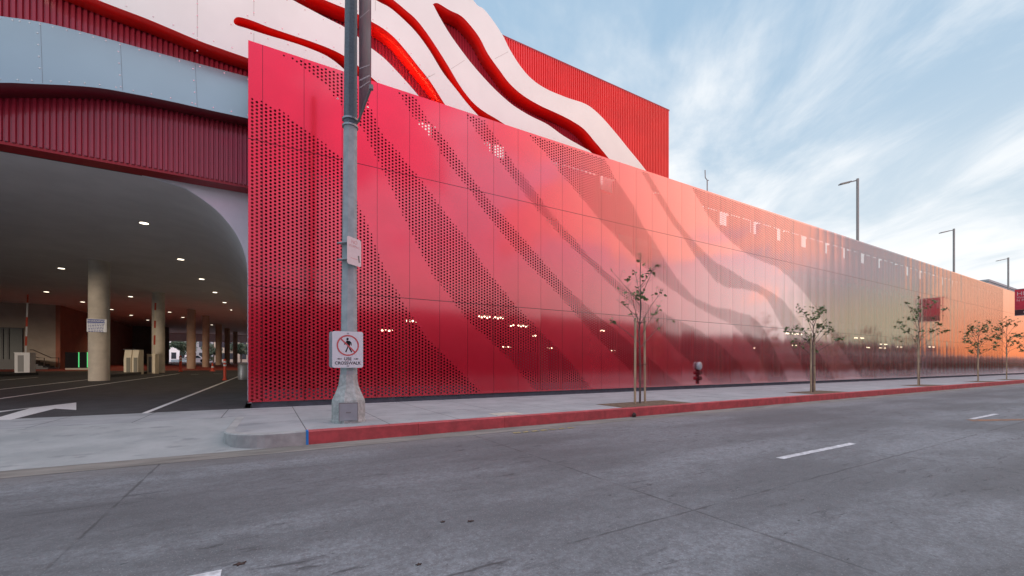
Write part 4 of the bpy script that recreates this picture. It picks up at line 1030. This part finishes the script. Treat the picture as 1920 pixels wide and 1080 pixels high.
# ------------------------------------------------------------------ lamps on the roof deck
def roof_lamp(px_top, py_top, Y, lb, side=-1):
    t = on_y(px_top, py_top, Y); zb2 = 7.3; e_ = empty('roof_lamp', (t.x, Y, zb2), lb, 'lamp post', 'lamp posts on the roof deck')
    h_ = t.z - zb2
    s = MB(); s.lathe([(.22, 0), (.22, .05), (.10, .06), (.095, h_)], n=12); s.build('pole', MAT['lampgrey'], e_, smooth=True)
    d_ = Vector((-.80, .60, 0))
    s = MB(); s.tube([(0, 0, h_ - .12), tuple(d_ * .65 + Vector((0, 0, h_ - .26)))], .05, 6); s.build('arm', MAT['lampgrey'], e_)
    M_ = Matrix.Translation(d_ * .95 + Vector((0, 0, h_ - .33))) @ Matrix.Rotation(math.atan2(d_.y, d_.x), 4, 'Z') @ Matrix.Rotation(R(12), 4, 'Y')
    s = MB(); s.box(-.42, .42, -.17, .17, -.03, .05, M_); lh = s.build('lamp_head', MAT['lampgrey'], e_)
    s = MB(); s.box(-.25, .30, -.12, .12, -.042, -.031, M_); s.build('lens', MAT['lens'], lh)
roof_lamp(1608, 335, 15.6, 'tallest looking roof lamp post, nearest of the three above the screen')
roof_lamp(1788.5, 429, 15.6, 'middle roof lamp post of the three above the screen')
roof_lamp(1890.5, 483, 15.6, 'farthest roof lamp post, left of the red banner')
t = on_y(1326, 338, 15.6); e = empty('wind_sensor', (t.x, 15.6, 7.3), 'thin bent mast with a small sensor above the screen edge', 'sensor mast')
s = MB(); s.tube([(0, 0, 0), (0, 0, t.z - 7.3)], .03, 6); s.build('mast', MAT['lampgrey'], e)
s = MB(); s.tube([(.12, 0, t.z - 7.3 + .02), (0, 0, t.z - 7.3), (-.18, 0, t.z - 7.3 + .12), (-.2, 0, t.z - 7.3 + .55)], .025, 6); s.build('sensor', MAT['lampgrey'], e)

# red banner at the right edge with its post just outside
e = empty('banner_post', (64, 9.3, GZ), 'concrete lamp post holding the red banner at the right edge', 'lamp post')
s = MB(); s.lathe([(.33, 0), (.33, .45), (.18, .85), (.16, 3), (.11, 11)], n=8); s.build('shaft', MAT['pole'], e)
tl_ = on_y(1902, 543, 10.9); dz_ = tl_.z
xb = 64.0
def on_x(px_, py_, X):
    d = ray(px_, py_); t = X / d.x; return Vector((X, d.y * t, H + d.z * t))
A_ = on_x(1902.5, 543, xb); B_ = on_x(1902.5, 592, xb); rt = 9.45
e = empty('street_banner', (xb, (A_.y + rt) / 2, B_.z), 'bright red street banner with pale lettering at the right edge', 'banner', 'street banners on lamp posts')
hh = A_.z - B_.z; ww = (A_.y - rt) / 2
s = MB(); s.box(-.006, .006, -ww, ww, hh * .22, hh); s.build('cloth', MAT['bannerred'], e)
s = MB(); s.box(-.006, .006, -ww, ww, 0, hh * .218); s.build('footer', MAT['bannerdark'], e)
for z_ in (0, hh): s = MB(); s.tube([(0, -ww - .1, z_), (0, ww, z_)], .03, 6); s.build('arm', MAT['lampgrey'], e)
RZB = Matrix.Rotation(R(-90), 4, 'Z')
for tx, sz, zf in (('HIT', .52, .82), ('Vinta', .30, .68), ('N PE', .30, .57)):
    text_mesh('lettering', tx, sz, MAT['bannertext'], e, Matrix.Translation((-.012, ww - .12, hh * zf)) @ RZB @ MX, align='LEFT')
s = MB()
for k in range(20):
    a, b = 2 * math.pi * k / 20, 2 * math.pi * (k + 1) / 20; s.face([(-.011, ww - .75 + r * math.cos(t_), hh * .12 + r * math.sin(t_)) for r, t_ in ((.13, a), (.18, a), (.18, b), (.13, b))])
s.build('emblem', MAT['bannertext'], e)

# ------------------------------------------------------------------ surroundings
def block(name, x0, x1, y0, y1, h_, m_, lb, fl=3.2, bay=3.0, win=True, face='y1', wfrac=(.3, .75)):
    e_ = empty(name, ((x0 + x1) / 2, (y0 + y1) / 2, -.1), lb, 'building'); cx_, cy_ = (x0 + x1) / 2, (y0 + y1) / 2
    s = MB(); s.box(x0 - cx_, x1 - cx_, y0 - cy_, y1 - cy_, 0, h_); s.build('wall', m_, e_)
    s = MB(); s.box(x0 - cx_ - .2, x1 - cx_ + .2, y0 - cy_ - .2, y1 - cy_ + .2, h_, h_ + .5); s.build('roof', MAT['citygrey'], e_)
    if win:
        s = MB(); n_ = int((x1 - x0) / bay); nf = int(h_ / fl)
        for f_ in range(nf):
            for k in range(n_):
                xa = x0 - cx_ + (k + wfrac[0] * .6) * bay; yy = (y1 - cy_) if face == 'y1' else (y0 - cy_)
                s.box(xa, xa + bay * (wfrac[1] - .1), yy - .04, yy + .04, f_ * fl + 1.0, f_ * fl + fl - .5)
        o_ = s.build('window', MAT['winglass'], e_); o_['kind'] = 'stuff'
    return e_
block('shop_block', -11, 62, -42, -26, 8.2, MAT['tan'], 'long low dark building mirrored darkly in the lower half of the red screen', 4.0, 4.2)
0 and block('office_tower', 122, 212, -60, -24, 25, MAT['palewall'], 'tall pale block mirrored in the right half of the red screen', 3.6, 3.0, wfrac=(.3, .6))
q = on_y(1862, 548, 20); 
block('far_building', 150, 190, 30, 50, 21.5, MAT['citygrey'], 'grey flat building just showing above the far end of the screen', 3.5, 4, face='y0')

block('sun_blocker', -34, -12, -44, -26, 13.2, MAT['tan'], 'taller block added out of view to the left to shade the lower left of the museum', 3.5, 3.5)  # unseen block added to keep the low sun off the lower left
block('street_row', 64, 206, -36, -25, 7.0, MAT['tan'], 'low row beyond the long dark building, mirrored at the foot of the screen', 3.0, 3.5)
block('end_row', 214, 420, -60, -25, 4.4, MAT['tan'], 'lowest distant row mirrored under the orange sky at the far end of the screen', 3.0, 3.5)

# hedge added along the far kerb to darken the foot of the reflection
random.seed(5); hg = MB(); rnd = random.Random(5)
for _ in range(26000):
    x_ = 16 + 300 * rnd.random() ** 1.25; a = Vector((rnd.gauss(0, 1), rnd.gauss(0, 1), rnd.gauss(0, 1))).normalized(); b = a.orthogonal().normalized(); l_ = rnd.uniform(.12, .28) * (1 + x_ / 150)
    p = Vector((x_, -18.2 + rnd.uniform(-.5, .5), -.05 + 1.75 * rnd.random() + .25 * math.sin(x_ * .7)))
    hg.face([p - a * l_, p - b * l_ * .5, p + a * l_, p + b * l_ * .5])
hg.build('added_hedge', mat('added_hedge_leaf', (.055, .07, .035), .8, dark=(.03, .04, .02)), kind='stuff', label='dark hedge added out of view along the far kerb to darken the foot of the reflection', cat='added_hedge')
for x_, y_ in ((697, 216), (806, 244), (941, 283), (1112, 329)):  # glowing panels added to whiten the openings behind the screen
    q = on_y(x_, y_, 14.02); s = MB(); s.box(q.x - .55, q.x + .55, 14.02, 14.05, q.z - .26, q.z + .26); s.build('added_glow_panel', mat('added_white_glow', (.85, .85, .85), .5, emit=(1, .95, .92), es=.8), B)
